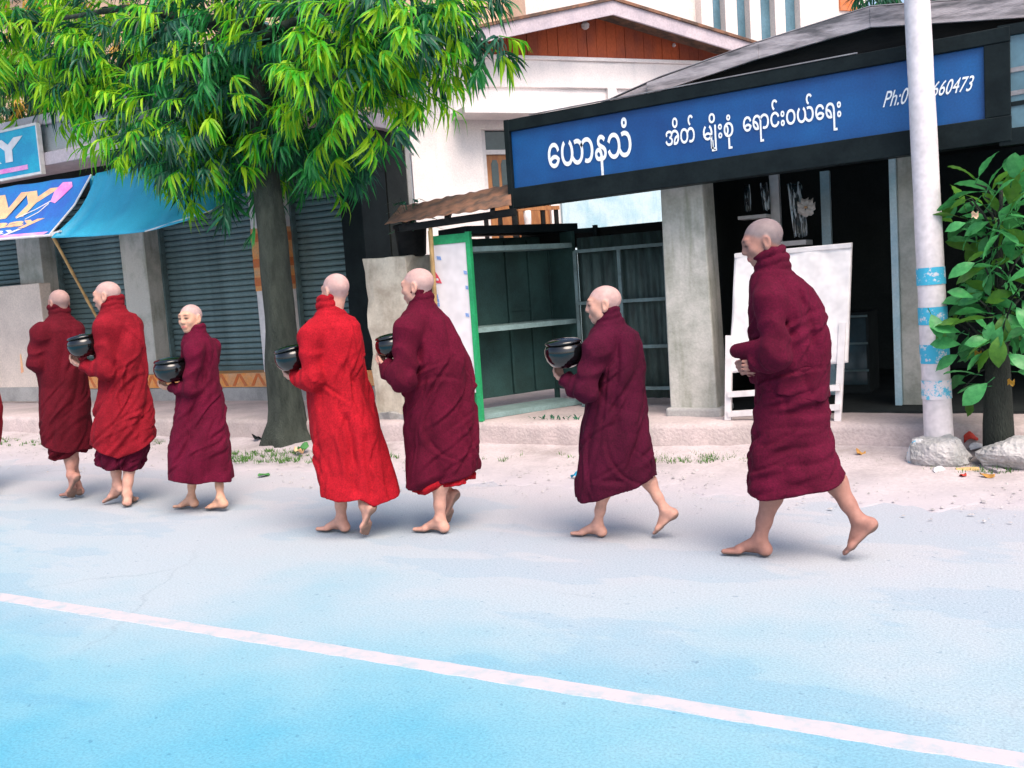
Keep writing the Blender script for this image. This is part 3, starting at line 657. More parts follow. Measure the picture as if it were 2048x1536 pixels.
for (xa, xb) in ((1415, 1439), (1463, 1488), (1510, 1538), (1559, 1588)):
    wn = fbox(ftz(xa, 30)[0], ftz(xb, 30)[0], 2.5, 9.0, .002, .03, 'window', 'glass_blue')
    fbox(ftz(xa, 30)[0] + .001, ftz(xb, 30)[0] - .001, 6.0, 6.12, .031, .05, 'window_bar', 'galv', wn)
for (xa, xb) in ((1392, 1414.6), (1439.4, 1462.6), (1488.4, 1509.6), (1538.4, 1558.6), (1588.4, 1640)):
    fbox(ftz(xa, 30)[0], ftz(xb, 30)[0], 2.0, 9.4, .002, .22, 'pier', 'cream')
fbox(ftz(1678, 10)[0], ftz(1712, 10)[0], ftz(1690, 22)[1], 9, .002, .05, 'red_panel', 'red_orange_paint')
# peach house far behind the street tree
ph = thing('peach_house', (-20, 18, 0), 'peach coloured house glimpsed through the leaves of the street tree', 'house')
MB().box(-34, -10.5, 16.5, 24, 0, 9.5).build('wall', 'peach', ph)
MB().box(-34.6, -10.1, 16.1, 24.4, 9.5, 9.75).build('roof_slab', 'cream', ph)
for xx in (-30, -26.5, -23, -19.5, -16, -13):
    wn = MB().box(xx, xx + 1.2, 16.44, 16.498, 5.8, 7.4).build('window', 'glass_blue', ph)
    MB().box(xx - .06, xx + 1.26, 16.40, 16.44, 5.70, 5.80).build('window_sill', 'cream', wn)

# ------------------------------------------------------------------ shuttered shop on the left
FY = 9.0
ls = thing('shuttered_shop', (-10, FY, PZ), 'low shuttered shop row with orange plinth and grey parapet behind the street tree', 'shop')
XE = -6.75
MB().box(-18, XE, 8.72, 9.6, PZ - .06, .43).build('plinth', 'concrete', ls, bevel=.015)
MB().box(-18, XE + .005, 8.705, 9.5, .431, .60).build('orange_plinth_band', 'orange_paint', ls)
tri = None
x = -17.9
while x < XE - .15:
    if tri is None:
        tri = MB().prism([(0, 8.704, .445), (.05, 8.704, .445), (.125, 8.704, .565), (.20, 8.704, .445), (.25, 8.704, .445), (.15, 8.704, .595), (.10, 8.704, .595)], (0, -.003, 0)).build('chevron', 'red_orange_paint', ls)
        tri.location = Vector((x, 0, 0)) ; base_x = x
    else: part_copy(tri, ls, (x, 0, 0))
    x += .31
cols = []
for (xa, xb, m) in ((-17.9, -17.4, 'column_wash'), (-15.4, -14.9, 'column_wash'), (pY(45, 560, 8.8)[0], pY(92, 560, 8.8)[0], 'column_wash'), (pY(256, 600, 8.8)[0], pY(305, 600, 8.8)[0], 'column_wash'), (pY(519, 600, 8.8)[0], pY(519, 600, 8.8)[0] + .42, 'white_paint'), (XE - .30, XE, 'sign_frame')):
    MB().box(xa, xb, 8.76, 9.25, .601, 3.05).build('column', m, ls, bevel=.01); cols.append((xa, xb))
xo = cols[4]
MB().box(xo[0] - .003, xo[1] + .003, 8.757, 9.0, 1.58, 2.32).build('orange_band', 'orange_paint', ls)
for z in (1.64, 1.86, 2.16): MB().box(xo[0] - .005, xo[1] + .005, 8.755, 9.0, z, z + .10).build('orange_band', 'red_orange_paint', ls)
pitch = .072; slat = None; sid = []
for bi in range(1, 5):
    xa, xb = cols[bi][1], cols[bi + 1][0]
    if bi == 1: xa = -14.88
    first = None
    sh_o = MB().box(xa + .01, xb - .01, 9.075, 9.09, .601, .66).build('roller_shutter', 'steel_shutter', ls)
    z = .665; i = 0
    while z < 2.98:
        if first is None:
            prof = [(0, 0), (-.012, .012), (-.014, .034), (-.010, .055), (0, .066)]
            mb = MB(); L = len(prof)
            mb.v = [(xx, 9.075 + dy, .665 + dz) for xx in (xa + .012, xb - .012) for dy, dz in prof]
            mb.f = [(q, q + 1, q + 1 + L, q + L) for q in range(L - 1)]
            first = mb.build('shutter_slat', 'steel_shutter', sh_o)
        else: part_copy(first, sh_o, (0, 0, i * pitch))
        z += pitch; i += 1
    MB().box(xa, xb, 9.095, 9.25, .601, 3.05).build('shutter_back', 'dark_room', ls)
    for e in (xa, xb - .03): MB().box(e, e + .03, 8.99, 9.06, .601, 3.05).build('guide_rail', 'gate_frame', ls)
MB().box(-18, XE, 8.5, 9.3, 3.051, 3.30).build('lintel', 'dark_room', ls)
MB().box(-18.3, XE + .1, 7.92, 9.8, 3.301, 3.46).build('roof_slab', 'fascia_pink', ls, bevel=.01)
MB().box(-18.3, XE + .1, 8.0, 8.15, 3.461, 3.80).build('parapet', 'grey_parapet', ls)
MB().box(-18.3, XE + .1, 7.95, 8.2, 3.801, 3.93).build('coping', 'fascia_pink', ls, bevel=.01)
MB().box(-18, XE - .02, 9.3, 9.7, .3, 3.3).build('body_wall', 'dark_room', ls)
MB().box(-18.0, XE - .01, 9.701, 9.78, .0, 3.3).build('rear_wall', 'concrete', ls)
# pale wall panel beside the first column
wp = thing('pale_counter', (-14, 8.6, PZ), 'pale waist-high counter wall at the left edge with an orange scrape', 'counter')
w1 = pY(84, 590, 8.55)[0]; zc1 = pY(60, 568, 8.55)[2]
MB().box(-16.5, w1, 8.52, 8.70, PZ, zc1).build('panel', 'pale_panel', wp, bevel=.01)
MB().box(-16.52, w1 + .12, 8.505, 8.515, PZ + .02, PZ + .22).build('grey_skirting', 'concrete', wp)
p_ = pY(38, 730, 8.5); MB().prism([(p_[0], 8.518, p_[2] - .12), (p_[0] + .06, 8.518, p_[2] - .1), (p_[0] + .05, 8.518, p_[2] + .16), (p_[0] + .02, 8.518, p_[2] + .14)], (0, -.003, 0)).build('orange_scrape', 'print_yellow', wp)

# cyan sign on the parapet
cs = thing('cyan_sign', (-12, 7.86, 3.3), 'cyan printed sign with bold white letters on the grey parapet', 'sign')
CY = 7.86
cx1 = pY(77, 300, CY)[0]; cz0, cz1 = pY(76, 344, CY)[2], pY(73, 250, CY)[2]
MB().box(cx1 - 3.4, cx1, CY, CY + .04, cz0, cz1).build('panel', 'sign_cyan', cs)
for (z0, z1) in ((cz0 - .03, cz0 - .0005), (cz1 + .0005, cz1 + .03)): MB().box(cx1 - 3.42, cx1 + .02, CY - .01, CY + .05, z0, z1).build('frame_rail', 'white_paint', cs)
MB().box(cx1 + .0005, cx1 + .022, CY - .01, CY + .05, cz0, cz1).build('frame_stile', 'white_paint', cs)
hC = cz1 - cz0
def flatP(y): return lambda a, b, q: (a, y - q, b)
lettering('RY', cx1 - 1.25, cx1 - .28, cz0 + hC * .36, hC * .46, CY, cs, 'print_white', .05, .05, .7, flatP(CY))
lettering('A', cx1 - 1.05, cx1 - .85, cz0 + hC * .20, hC * .14, CY, cs, 'print_white', .02, 0, .7, flatP(CY))
MB().box(cx1 - 1.4, cx1 - .24, CY - .006, CY - .0005, cz0 + hC * .10, cz0 + hC * .20).build('pink_strip', 'print_pink', cs)

# printed vinyl banner hanging out over the pavement
BT, BB = 7.80, 7.36
bn = thing('vinyl_banner', (-11.5, 7.6, 2.4), 'slanted blue vinyl banner printed NY in orange-white letters under the cyan sign', 'banner')
bt1, bb1 = pY(183, 349, BT), pY(97, 472, BB)
bt0, bb0 = pY(-330, 420, BT), pY(-330, 505, BB)
def bnf(u, v, off=0.):
    uu = u; top = bt0 * (1 - uu) + bt1 * uu; bot = bb0 * (1 - uu) + bb1 * uu
    p = top * (1 - v) + bot * v; s = math.sin(v * math.pi)
    return p + np.array([0, .05 * s + .008 * math.sin(u * 40) * s, -.03 * s * math.sin(u * math.pi) - .012 * abs(math.sin(u * 25)) * (1 - v) ** 4]) + np.array([0, -off, off * .4])
MB().grid(lambda u, v: tuple(bnf(u, v)), 70, 12).build('vinyl_sheet', 'banner_blue', bn, smooth=True, solid=.004)
def bpl(a, b, q): return tuple(bnf(a, 1 - b, .006))
def btext(body, u0, u1, v0, vh, m, shear, bold): return lettering(body, u0, u1, v0, vh, 0, bn, m, bold, shear, .7, bpl)
btext('NY', .655, .875, .44, .40, 'print_yellow', .10, .05)
btext('aaaay', .60, .92, .24, .13, 'print_yellow', .05, .04)
btext('aaay', .62, .86, .11, .10, 'print_white', .05, .02)
def bblob(pts, m, nm): return MB().add([bpl(u, v, 0) for u, v in pts], [tuple(range(len(pts)))]).build(nm, m, bn)
bblob([(.905, .62), (.925, .58), (.94, .70), (.955, .84), (.945, .93), (.915, .94), (.90, .80)], 'print_pink', 'pink_flame')
for (u0, v0, u1, v1) in ((.80, .40, .86, .52), (.86, .52, .91, .66), (.84, .36, .88, .46), (.88, .46, .90, .60)):
    bblob([(u0, v0), (u0 + .004, v0 - .012), (u1 + .004, v1 - .012), (u1, v1)], 'print_white', 'bolt_line')
bblob([(.55, .02), (.97, .02), (.985, .075), (.55, .085)], 'print_pink', 'pink_strip')
MB().tube([tuple(bt1), tuple(bnf(1, .5)), tuple(bb1)], .012, 8).build('edge_batten', 'white_paint', bn)
MB().tube([tuple(bb0), tuple(bb1 + np.array([.2, 0, 0]))], .014, 8).build('bottom_batten', 'white_paint', bn)
# blue tarpaulin
tp = thing('blue_tarpaulin', (-9.5, 7.6, 2.4), 'bright blue tarpaulin awning beside the printed banner, drooping under the tree', 'tarpaulin')
tt = [pY(178, 352, 7.82), pY(300, 322, 7.85), pY(430, 330, 7.85), pY(560, 345, 7.9)]
tb = [pY(112, 476, 7.34), pY(290, 463, 7.34), pY(420, 421, 7.45), pY(560, 352, 7.86)]
def poly(ps, u):
    t = u * (len(ps) - 1); i = min(int(t), len(ps) - 2); t -= i
    p0, p1, p2, p3 = ps[max(i - 1, 0)], ps[i], ps[i + 1], ps[min(i + 2, len(ps) - 1)]
    return .5 * (2 * p1 + (p2 - p0) * t + (2 * p0 - 5 * p1 + 4 * p2 - p3) * t * t + (3 * p1 - p0 - 3 * p2 + p3) * t ** 3)
def tpf(u, v):
    p = poly(tt, u) * (1 - v) + poly(tb, u) * v; s = math.sin(v * math.pi); e = math.exp(-u * 9)
    return tuple(p + np.array([0, .07 * s + .06 * e * math.sin(v * 5 + u * 60) + .012 * math.sin(u * 30 + v * 4), -.04 * s]))
MB().grid(tpf, 90, 16).build('sheet', 'tarp', tp, smooth=True, solid=.004)
MB().tube([tuple(p + np.array([0, 0, 0])) for p in tb[1:]], .007, 6).build('hem_rope', 'white_paint', tp)
# leaning bamboo prop
bq, bt_ = gz(283, 800, PZ), pY(104, 470, 7.36)
pr = thing('bamboo_prop', tuple(bq), 'thin bamboo prop leaning from the pavement to the banner corner', 'pole')
nd = [bq + (bt_ - bq) * t for t in np.linspace(0, 1, 26)]
MB().tube([tuple(p) for p in nd], [.017 if i % 4 else .021 for i in range(26)], 10).build('cane', 'bamboo', pr, smooth=True)
MB().bar(tuple(bt_ + [-.02, 0, .01]), tuple(bt_ + [.16, 0, .03]), .03, .02).build('cross_tie', 'white_paint', pr)

# ------------------------------------------------------------------ painted pole
pw0, pw1 = pY(1878, 880, 7.22), pY(1834, 0, 7.24)
pdir = (pw1 - pw0) / (pw1[2] - pw0[2])
po = thing('utility_pole', (pw0[0], pw0[1], 0), 'whitewashed round utility pole with peeling blue bands in front of the shop', 'pole')
def pole_at(z): return tuple(pw0 + pdir * (z - pw0[2]))
def prad(z): return .096 - .0048 * z
MB().tube([pole_at(z) for z in np.linspace(-.05, 7.4, 32)], [prad(z) + .0015 * math.sin(z * 9) for z in np.linspace(-.05, 7.4, 32)], 24).build('shaft', 'pole_white', po, smooth=True)
for (ya, yb, m) in ((570, 535, 'band_blue'), (650, 615, 'band_blue'), (728, 690, 'band_blue'), (800, 762, 'band_worn')):
    z0, z1 = pY(1865, ya, 7.13)[2], pY(1865, yb, 7.13)[2]
    zs = np.linspace(z0, z1, 4); MB().tube([pole_at(z) for z in zs], [prad(z) + .004 for z in zs], 24, cap=False).build('painted_band', m, po, smooth=True)

# ------------------------------------------------------------------ rubble and litter at the kerb
def rock(name, px, py, w_, d_, h_, m, seed, label, cut=.6, cat='rubble', yaw=0., lift=0., dy=0.):
    R_ = random.Random(seed); c_ = pY(px, py, 7.12 + dy); pl_ = []
    for _ in range(9):
        v = Vector((R_.gauss(0, 1), R_.gauss(0, 1), R_.gauss(0, .8))).normalized(); pl_.append((v, R_.uniform(cut, .95)))
    vs = []; nu, nv = 28, 16
    for j in range(nv + 1):
        for i in range(nu):
            th, ph_ = 2 * math.pi * i / nu, math.pi * j / nv
            v = Vector((math.sin(ph_) * math.cos(th), math.sin(ph_) * math.sin(th), math.cos(ph_))); r = 1.0
            r = min([r] + [dd / max(v.dot(nn), 1e-3) for nn, dd in pl_ if v.dot(nn) > .1]); r *= 1 + .05 * wob(v.x * 4 + seed, v.y * 4, v.z * 2, 1.2)
            x_, y_ = v.x * r * w_ / 2, v.y * r * d_ / 2; ca, sa = math.cos(yaw), math.sin(yaw)
            vs.append((c_[0] + x_ * ca - y_ * sa, c_[1] + x_ * sa + y_ * ca, max(-.02, h_ * .42 + v.z * r * h_ * .55) + lift))
    fs = [(j * nu + i, (j + 1) * nu + i, (j + 1) * nu + (i + 1) % nu, j * nu + (i + 1) % nu) for j in range(nv) for i in range(nu)]
    o = MB().add(vs, fs).build(name, m); return tag(o, label, cat, 'broken concrete at the kerb')
rock('rubble_lump', 1880, 914, .46, .34, .28, 'stone', 5, 'big pale lump of broken concrete at the foot of the pole')
rock('rubble_lump', 1838, 920, .16, .16, .22, 'stone_blue', 11, 'small upright stone with blue paint stains left of the pole foot', .75, dy=-.02)
rock('rubble_lump', 2022, 932, .46, .36, .26, 'stone', 21, 'large grey block of concrete under the leafy young tree', .62)
M['leaf_litter'] = mat('dry_leaf', (.50, .26, .06), (.34, .17, .05), .8, 20, 60, .1)
M['green_litter'] = mat('fresh_leaf', (.07, .26, .06), (.04, .16, .05), .7, 20, 60, .1)
M['paper_litter'] = mat('crumpled_paper', (.70, .70, .74), (.55, .56, .62), .8, 20, 60, .1)
M['red_litter'] = mat('red_scrap', (.55, .05, .03), (.4, .04, .03), .7, 20, 60, .1)
M['cyan_litter'] = mat('cyan_scrap', (.03, .38, .58), (.03, .3, .5), .6, 20, 60, .1)
M['stick'] = mat('cut_bamboo', (.66, .44, .20), (.5, .32, .14), .7, 8, 60, .1)
def scrap(name, px, py, s, m, label, cat, seed, z=.03, up=.3, grp='litter along the kerb'):
    R_ = random.Random(seed); c_ = gz(px, py, z); a = R_.uniform(0, 6.28)
    def fn(u, v):
        x_, y_ = (u - .5) * s, (v - .5) * s * .6; wdt = 1 - (2 * u - 1) ** 2 * .6
        return (c_[0] + x_ * math.cos(a) - y_ * wdt * math.sin(a), c_[1] + x_ * math.sin(a) + y_ * wdt * math.cos(a), c_[2] + s * up * (.35 + .3 * math.sin(u * 5 + seed) + .3 * math.cos(v * 4 + seed * 2 + u * 3)))
    return tag(MB().grid(fn, 8, 6).build(name, m, None, smooth=True, solid=.002), label, cat, grp)
scrap('dry_leaf', 1722, 912, .07, 'leaf_litter', 'curled orange dry leaf on the kerb behind the tallest walker', 'leaf', 1, .06, .9)
scrap('dry_leaf', 598, 905, .12, 'print_yellow', 'yellow dry leaf beside the foot of the tree trunk', 'leaf', 2, .05, .5)
scrap('fresh_leaf', 606, 900, .14, 'green_litter', 'fallen green leaf beside the foot of the tree trunk', 'leaf', 3, .06, .5)
scrap('paper_scrap', 1878, 944, .12, 'paper_litter', 'crumpled white paper on the dirt in front of the pole', 'paper', 4)
scrap('paper_scrap', 1958, 897, .14, 'paper_litter', 'white plastic scrap between the concrete lumps', 'paper', 5, .10)
scrap('paper_scrap', 520, 886, .12, 'paper_litter', 'white scrap left of the tree trunk at the kerb', 'paper', 6)
scrap('plastic_scrap', 515, 880, .16, 'sign_frame', 'black plastic scrap left of the tree trunk at the kerb', 'plastic', 7, .06, .5)
scrap('red_scrap', 1926, 952, .07, 'red_litter', 'small red scrap in front of the tan stick', 'scrap', 8)
scrap('dry_leaf', 1975, 953, .09, 'leaf_litter', 'small yellow dry leaf at the right end of the litter', 'leaf', 9)
scrap('cyan_scrap', 1709, 932, .05, 'cyan_litter', 'tiny cyan scrap on the dirt left of the pole', 'scrap', 10)
scrap('cyan_scrap', 1150, 954, .07, 'cyan_litter', 'cyan plastic scrap at the hem of the boy with the big bowl', 'scrap', 12, .02, .6)
scrap('fresh_leaf', 528, 951, .12, 'green_litter', 'flat green leaf on the road edge between two walkers', 'leaf', 13, .01, .2)
for i, (px, py, c_) in enumerate(((1942, 884, 'red_litter'), (1953, 880, 'print_yellow'))):
    scrap('marigold', px, py, .09, c_, ('red', 'yellow')[i] + ' discarded flower head beside the pole rubble', 'flower', 30 + i, .14, .9)
def stick(p, q, r, m, label, cat, flat=False):
    a, b = np.array(p), np.array(q); t_ = thing('stick' if not flat else 'plank', tuple(a), label, cat)
    t_['group'] = 'litter along the kerb'
    if flat: MB().bar(tuple(a), tuple(b), r * 2, r).build('board', m, t_, bevel=.004)
    else: MB().tube([tuple(a), tuple((a + b) / 2 + np.array([0, 0, .004])), tuple(b)], r, 8).build('shaft', m, t_)
stick(gz(1912, 942, .03), gz(1957, 940, .03), .020, 'stick', 'short tan bamboo stick lying on the dirt', 'stick')
stick(gz(1941, 916, .02), gz(1941, 916, .02) + np.array([0, .02, .12]), .024, 'stick', 'upright orange bamboo stub beside the pole rubble', 'stick')
stick(gz(1912, 914, .05), gz(2004, 945, .03), .032, 'weathered_board', 'grey weathered plank lying between the concrete lumps', 'plank', True)
# loose gravel and crumbs on the shoulder
gv = MB(); base = [(1, 0, 0), (0, 1, 0), (-1, 0, 0), (0, -1, 0), (0, 0, .5)]
for k in range(5200):
    x_ = -13 + 14.5 * RND.random() ** .8; y_ = min(7.28, RND.gauss(6.95, .34)) if RND.random() < .8 else RND.uniform(5.6, 7.2)
    if y_ < 5.2: continue
    s = RND.choice((.004, .006, .008, .010, .015)) * RND.uniform(.7, 1.2); a = RND.uniform(0, 6.28); z_ = .012 + .05 * max(0, (y_ - 6.05) / 1.4) ** 3
    pts = [(x_ + s * (q[0] * math.cos(a) - q[1] * math.sin(a)) * RND.uniform(.6, 1.3), y_ + s * (q[0] * math.sin(a) + q[1] * math.cos(a)) * RND.uniform(.6, 1.3), z_ + q[2] * s * RND.uniform(.6, 1.2)) for q in base]
    gv.add(pts, [(0, 1, 4), (1, 2, 4), (2, 3, 4), (3, 0, 4)])
M['gravel'] = mat('gravel', (.46, .43, .43), (.30, .29, .29), .95, 9, 40, .3, .004)
tag(gv.build('gravel', 'gravel'), 'loose gravel and crumbs scattered along the dirt shoulder', 'gravel', kind='stuff')
# ------------------------------------------------------------------ foliage
def leaf_mat(name, col, col2, trans=.35, rough=.45):
    m, n, b = _mat(name); co = coords(n, None, 'Object'); oi = N(n, 'ShaderNodeObjectInfo')
    geo = N(n, 'ShaderNodeNewGeometry')
    a = noise(n, co, 5, 3); add_ = N(n, 'ShaderNodeMath', operation='ADD'); n.links.new(a.outputs[0], add_.inputs[0])
    sc_ = N(n, 'ShaderNodeMath', operation='MULTIPLY_ADD'); n.links.new(geo.outputs['Random Per Island'], sc_.inputs[0]); sc_.inputs[1].default_value = .7; sc_.inputs[2].default_value = -.35
    n.links.new(sc_.outputs[0], add_.inputs[1])
    r = ramp(n, [(.25, col2), (.75, col)]); n.links.new(add_.outputs[0], r.inputs[0]); n.links.new(r.outputs[0], b.inputs['Base Color'])
    b.inputs['Roughness'].default_value = rough; b.inputs['Specular IOR Level'].default_value = .4
    tr = N(n, 'ShaderNodeBsdfTranslucent'); n.links.new(r.outputs[0], tr.inputs[0]); mx = N(n, 'ShaderNodeMixShader'); mx.inputs[0].default_value = trans
    out = n.nodes['Material Output']; n.links.new(b.outputs[0], mx.inputs[1]); n.links.new(tr.outputs[0], mx.inputs[2]); n.links.new(mx.outputs[0], out.inputs[0])
    return m
M['leaf_young_lit'] = leaf_mat('young_lit_leaf', (.40, .66, .02), (.06, .44, .02), .45)  # young sprays; the crown's sunny highlights are put into this yellow-green
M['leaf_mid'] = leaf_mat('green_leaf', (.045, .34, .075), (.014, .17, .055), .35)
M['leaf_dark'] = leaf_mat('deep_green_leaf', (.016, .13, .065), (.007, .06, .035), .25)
M['leaf_broad'] = leaf_mat('broad_leaf', (.09, .40, .12), (.03, .20, .06), .3, .38)
M['leaf_olive'] = leaf_mat('olive_leaf', (.10, .26, .03), (.04, .14, .02), .3, .4)
M['leaf_gold'] = leaf_mat('golden_leaf', (.62, .36, .05), (.42, .30, .04), .4)  # sunlit gold of the far foliage put into leaf colour; also withered leaves
M['leaf_far'] = leaf_mat('far_leaf', (.16, .30, .035), (.03, .12, .03), .4)

def leaf_quad(v, f, p, d, nrm, L, Wd, bend):
    """narrow leaf blade of six faces, bent and folded along its midrib"""
    d = d.normalized(); s = d.cross(nrm).normalized(); o = len(v); pts = []
    for t, w_ in ((0, .12), (.28, .85), (.62, .8), (1, .0)):
        c_ = p + d * (L * t) + Vector((0, 0, -1)) * (bend * L * t * t); u = nrm * (-.18 * Wd * (1 if w_ > .2 else 0))
        pts += [c_ - s * (Wd * w_ / 2) - u, c_ + u * .0, c_ + s * (Wd * w_ / 2) - u]
    v += pts[:-3] + [pts[-2]]
    for i in range(2):
        for k in range(2): f.append((o + i * 3 + k, o + i * 3 + k + 1, o + i * 3 + k + 4, o + i * 3 + k + 3))
    f += [(o + 6, o + 7, o + 9), (o + 7, o + 8, o + 9)]
def spray_geo(seed, nl=12, L=.17, Wd=.031):
    R_ = random.Random(seed); v = []; f = []
    tip = Vector((.20, 0, .02))
    for i in range(nl):
        t = .25 + .75 * i / (nl - 1); p = tip * t; a = (i * 2.4 + R_.uniform(-.4, .4))
        d = Vector((.55 + .35 * t + R_.uniform(-.2, .2), math.cos(a) * .75, math.sin(a) * .45 - .35)).normalized()
        nr = Vector((R_.uniform(-.4, .4), R_.uniform(-.4, .4), 1)); nr = (nr - d * nr.dot(d)).normalized()
        leaf_quad(v, f, p, d, nr, L * R_.uniform(.7, 1.15), Wd * R_.uniform(.8, 1.15), R_.uniform(.35, .8))
    mb = MB(); mb.v = [tuple(q) for q in v]; mb.f = f
    mb.tube([(-.05, 0, .01), tuple(tip)], [.006, .003], 5); return mb
SPR = [spray_geo(s) for s in range(6)]
SPR_NP = [(np.array(m.v), m.f) for m in SPR]
def mass(items):
    """many sprays joined into one mesh"""
    mb = MB(); V = []; F = []; o = 0
    for (p, mt, s, vi) in items:
        v, f = SPR_NP[vi]; R3 = np.array(mt.to_3x3()) * s; V.append(v @ R3.T + np.array(p)); F += [tuple(i + o for i in q) for q in f]; o += len(v)
    mb.v = [tuple(q) for q in np.concatenate(V)]; mb.f = F; return mb
def rot_out(d, roll=0.):
    return Vector(d).to_track_quat('X', 'Z').to_matrix().to_4x4() @ Matrix.Rotation(roll, 4, 'X')

def make_tree(name, label, base, trunk_pts, trunk_r, clumps, mats, nparts, bark, seed, limbs=True):
    R_ = random.Random(seed); t = thing(name, base, label, 'tree')
    n_ = len(trunk_pts)
    mb = MB(); pts = []; rr = []
    for k in range(40):
        u = k / 39 * (n_ - 1); i = min(int(u), n_ - 2); q = u - i
        p = Vector(trunk_pts[i]).lerp(Vector(trunk_pts[i + 1]), q); pts.append(p + Vector((.012 * math.sin(k * .9), .012 * math.cos(k * .7), 0))); rr.append(trunk_r[i] * (1 - q) + trunk_r[i + 1] * q)
    nn = 22; vs = []; fs = []
    for k, p in enumerate(pts):
        for j in range(nn):
            a = 2 * math.pi * j / nn; flare = 1 + .75 * math.exp(-max(0, p.z) / .20) * (.6 + .4 * math.sin(a * 5 + 1)); r = rr[k] * flare * (1 + .06 * math.sin(a * 3 + k * .3) + .035 * math.sin(a * 7 - k * .8))
            vs.append((p.x + r * math.cos(a), p.y + r * math.sin(a), p.z))
    for k in range(39):
        for j in range(nn): fs.append((k * nn + j, k * nn + (j + 1) % nn, (k + 1) * nn + (j + 1) % nn, (k + 1) * nn + j))
    fs.append(tuple(39 * nn + j for j in range(nn))); mb.add(vs, fs)
    tr_ = mb.build('trunk', bark, t, smooth=True)
    top = Vector(trunk_pts[-1])
    for (c_, r_) in [(c[0], c[1]) for c in clumps[::2]]:
        c_ = Vector(c_); st = Vector(trunk_pts[-2]).lerp(top, R_.uniform(0, 1)); md = st.lerp(c_, .5) + Vector((0, 0, .15 + .1 * R_.random()))
        MB().tube([st, st.lerp(md, .5) + Vector((0, 0, .03)), md, md.lerp(c_, .5), c_], [.055, .045, .034, .024, .012], 7).build('limb', bark, t, smooth=True)
    items = []
    for ci, cl in enumerate(clumps):
        c_, r_, dens, yg = cl
        for k in range(int(dens * .80)):
            d = Vector((R_.gauss(0, 1), R_.gauss(0, 1), R_.gauss(0, .8))).normalized(); rad = r_ * R_.random() ** .45
            p = Vector(c_) + d * rad; out = Vector((d.x, d.y, d.z * .5 - .25)) + Vector((R_.uniform(-.5, .5), R_.uniform(-.5, .5), 0))
            x = R_.random(); edge = rad / r_
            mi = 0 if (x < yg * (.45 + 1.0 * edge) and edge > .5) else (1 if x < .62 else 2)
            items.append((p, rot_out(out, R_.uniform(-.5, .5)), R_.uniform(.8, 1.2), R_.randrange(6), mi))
    # the sprays that show largest: nearest the street side, inside the picture
    def score(it):
        x_, y_, z_ = proj(it[0])
        return z_ if (-20 < x_ < W_ + 20 and -20 < y_ < H_) else 1e6 + z_
    items.sort(key=score); own = items[:nparts]; rest = items[nparts:]
    me = {}
    for (p, mt, s, vi, mi) in own:
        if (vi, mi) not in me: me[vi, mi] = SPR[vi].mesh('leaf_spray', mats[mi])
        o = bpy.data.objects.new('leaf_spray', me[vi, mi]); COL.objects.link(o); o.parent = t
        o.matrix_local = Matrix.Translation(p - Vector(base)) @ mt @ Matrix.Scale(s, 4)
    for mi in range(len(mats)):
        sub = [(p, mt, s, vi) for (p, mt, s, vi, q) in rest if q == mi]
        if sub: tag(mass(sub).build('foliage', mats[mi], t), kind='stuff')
    return t

def C(px, py, Y, r, dens, yg=.3): return (tuple(pY(px, py, Y)), r, dens, yg)
tb_ = pY(577, 850, 7.24)
tx = tb_[0]; ty = 7.24
cl = [C(50, 50, 7.6, .62, 130, .7), C(20, 150, 7.9, .45, 60, .5), C(170, 190, 7.2, .33, 50, .9), C(235, 80, 7.3, .66, 100, .5), C(330, 250, 7.0, .60, 90, .6), C(300, 150, 7.6, .8, 110, .35),
      C(440, 60, 7.2, .85, 130, .25), C(430, 190, 6.9, .6, 80, .4), C(420, 310, 7.1, .5, 70, .35), C(540, 120, 7.5, .8, 120, .2), C(560, 250, 7.6, .65, 100, .1),
      C(650, 70, 6.9, .7, 110, .6), C(690, 170, 6.8, .5, 80, .8), C(620, 290, 7.5, .5, 70, .12), C(780, 60, 6.8, .6, 90, .7), C(790, 160, 6.9, .38, 44, .55), C(835, 25, 7.0, .40, 46, .35),
      C(915, 15, 7.3, .26, 20, .2), C(500, 330, 7.5, .42, 55, .15), C(300, 300, 7.2, .30, 36, .5), C(690, 300, 7.7, .32, 26, .2), C(130, 130, 8.3, .7, 90, .7), C(970, 85, 7.3, .22, 12, .2),
      C(350, -160, 7.5, 1.1, 170, .4), C(650, -140, 7.4, 1.0, 150, .4), C(100, -120, 7.8, 1.0, 130, .5), C(500, -330, 7.6, 1.1, 130, .5), C(420, 120, 8.6, .9, 80, .1), C(640, 150, 8.6, .8, 90, .1), C(250, 40, 8.8, .9, 60, .2), C(720, 20, 8.4, .8, 50, .1)]
make_tree('street_tree', 'leafy street tree with drooping narrow leaves in front of the shuttered shop', (tx, ty, 0),
          [(tx, ty, -.05), (tx - .01, ty, .25), (tx, ty, 1.1), (tx + .02, ty, 2.2), (tx - .02, ty + .02, 3.3), (tx, ty, 4.4)], [.20, .165, .15, .14, .10, .05], cl, ('leaf_young_lit', 'leaf_mid', 'leaf_dark'), 300, 'bark', 5)
# little shoot sprouting from the trunk
sp = MB(); v, f = [], []
for k in range(7):
    a = -2.2 + k * .35; leaf_quad(v, f, Vector(tuple(pY(508, 470 - k * 3, 7.28))), Vector((math.cos(a) * .6 - .3, -.4, -.5 + .2 * math.sin(k))), Vector((0, .3, 1)).normalized(), .16, .03, .5)
sp.v = [tuple(q) for q in v]; sp.f = f
sp.tube([tuple(pY(508, 470, 7.28)), (tx - .1, ty - .1, pY(520, 430, 7.3)[2])], [.004, .006], 5)
sp.build('trunk_shoot', 'leaf_mid', bpy.data.objects['street_tree'])
# weeds in the pot on the pillar
wd.build('weeds', 'leaf_dark', pot)

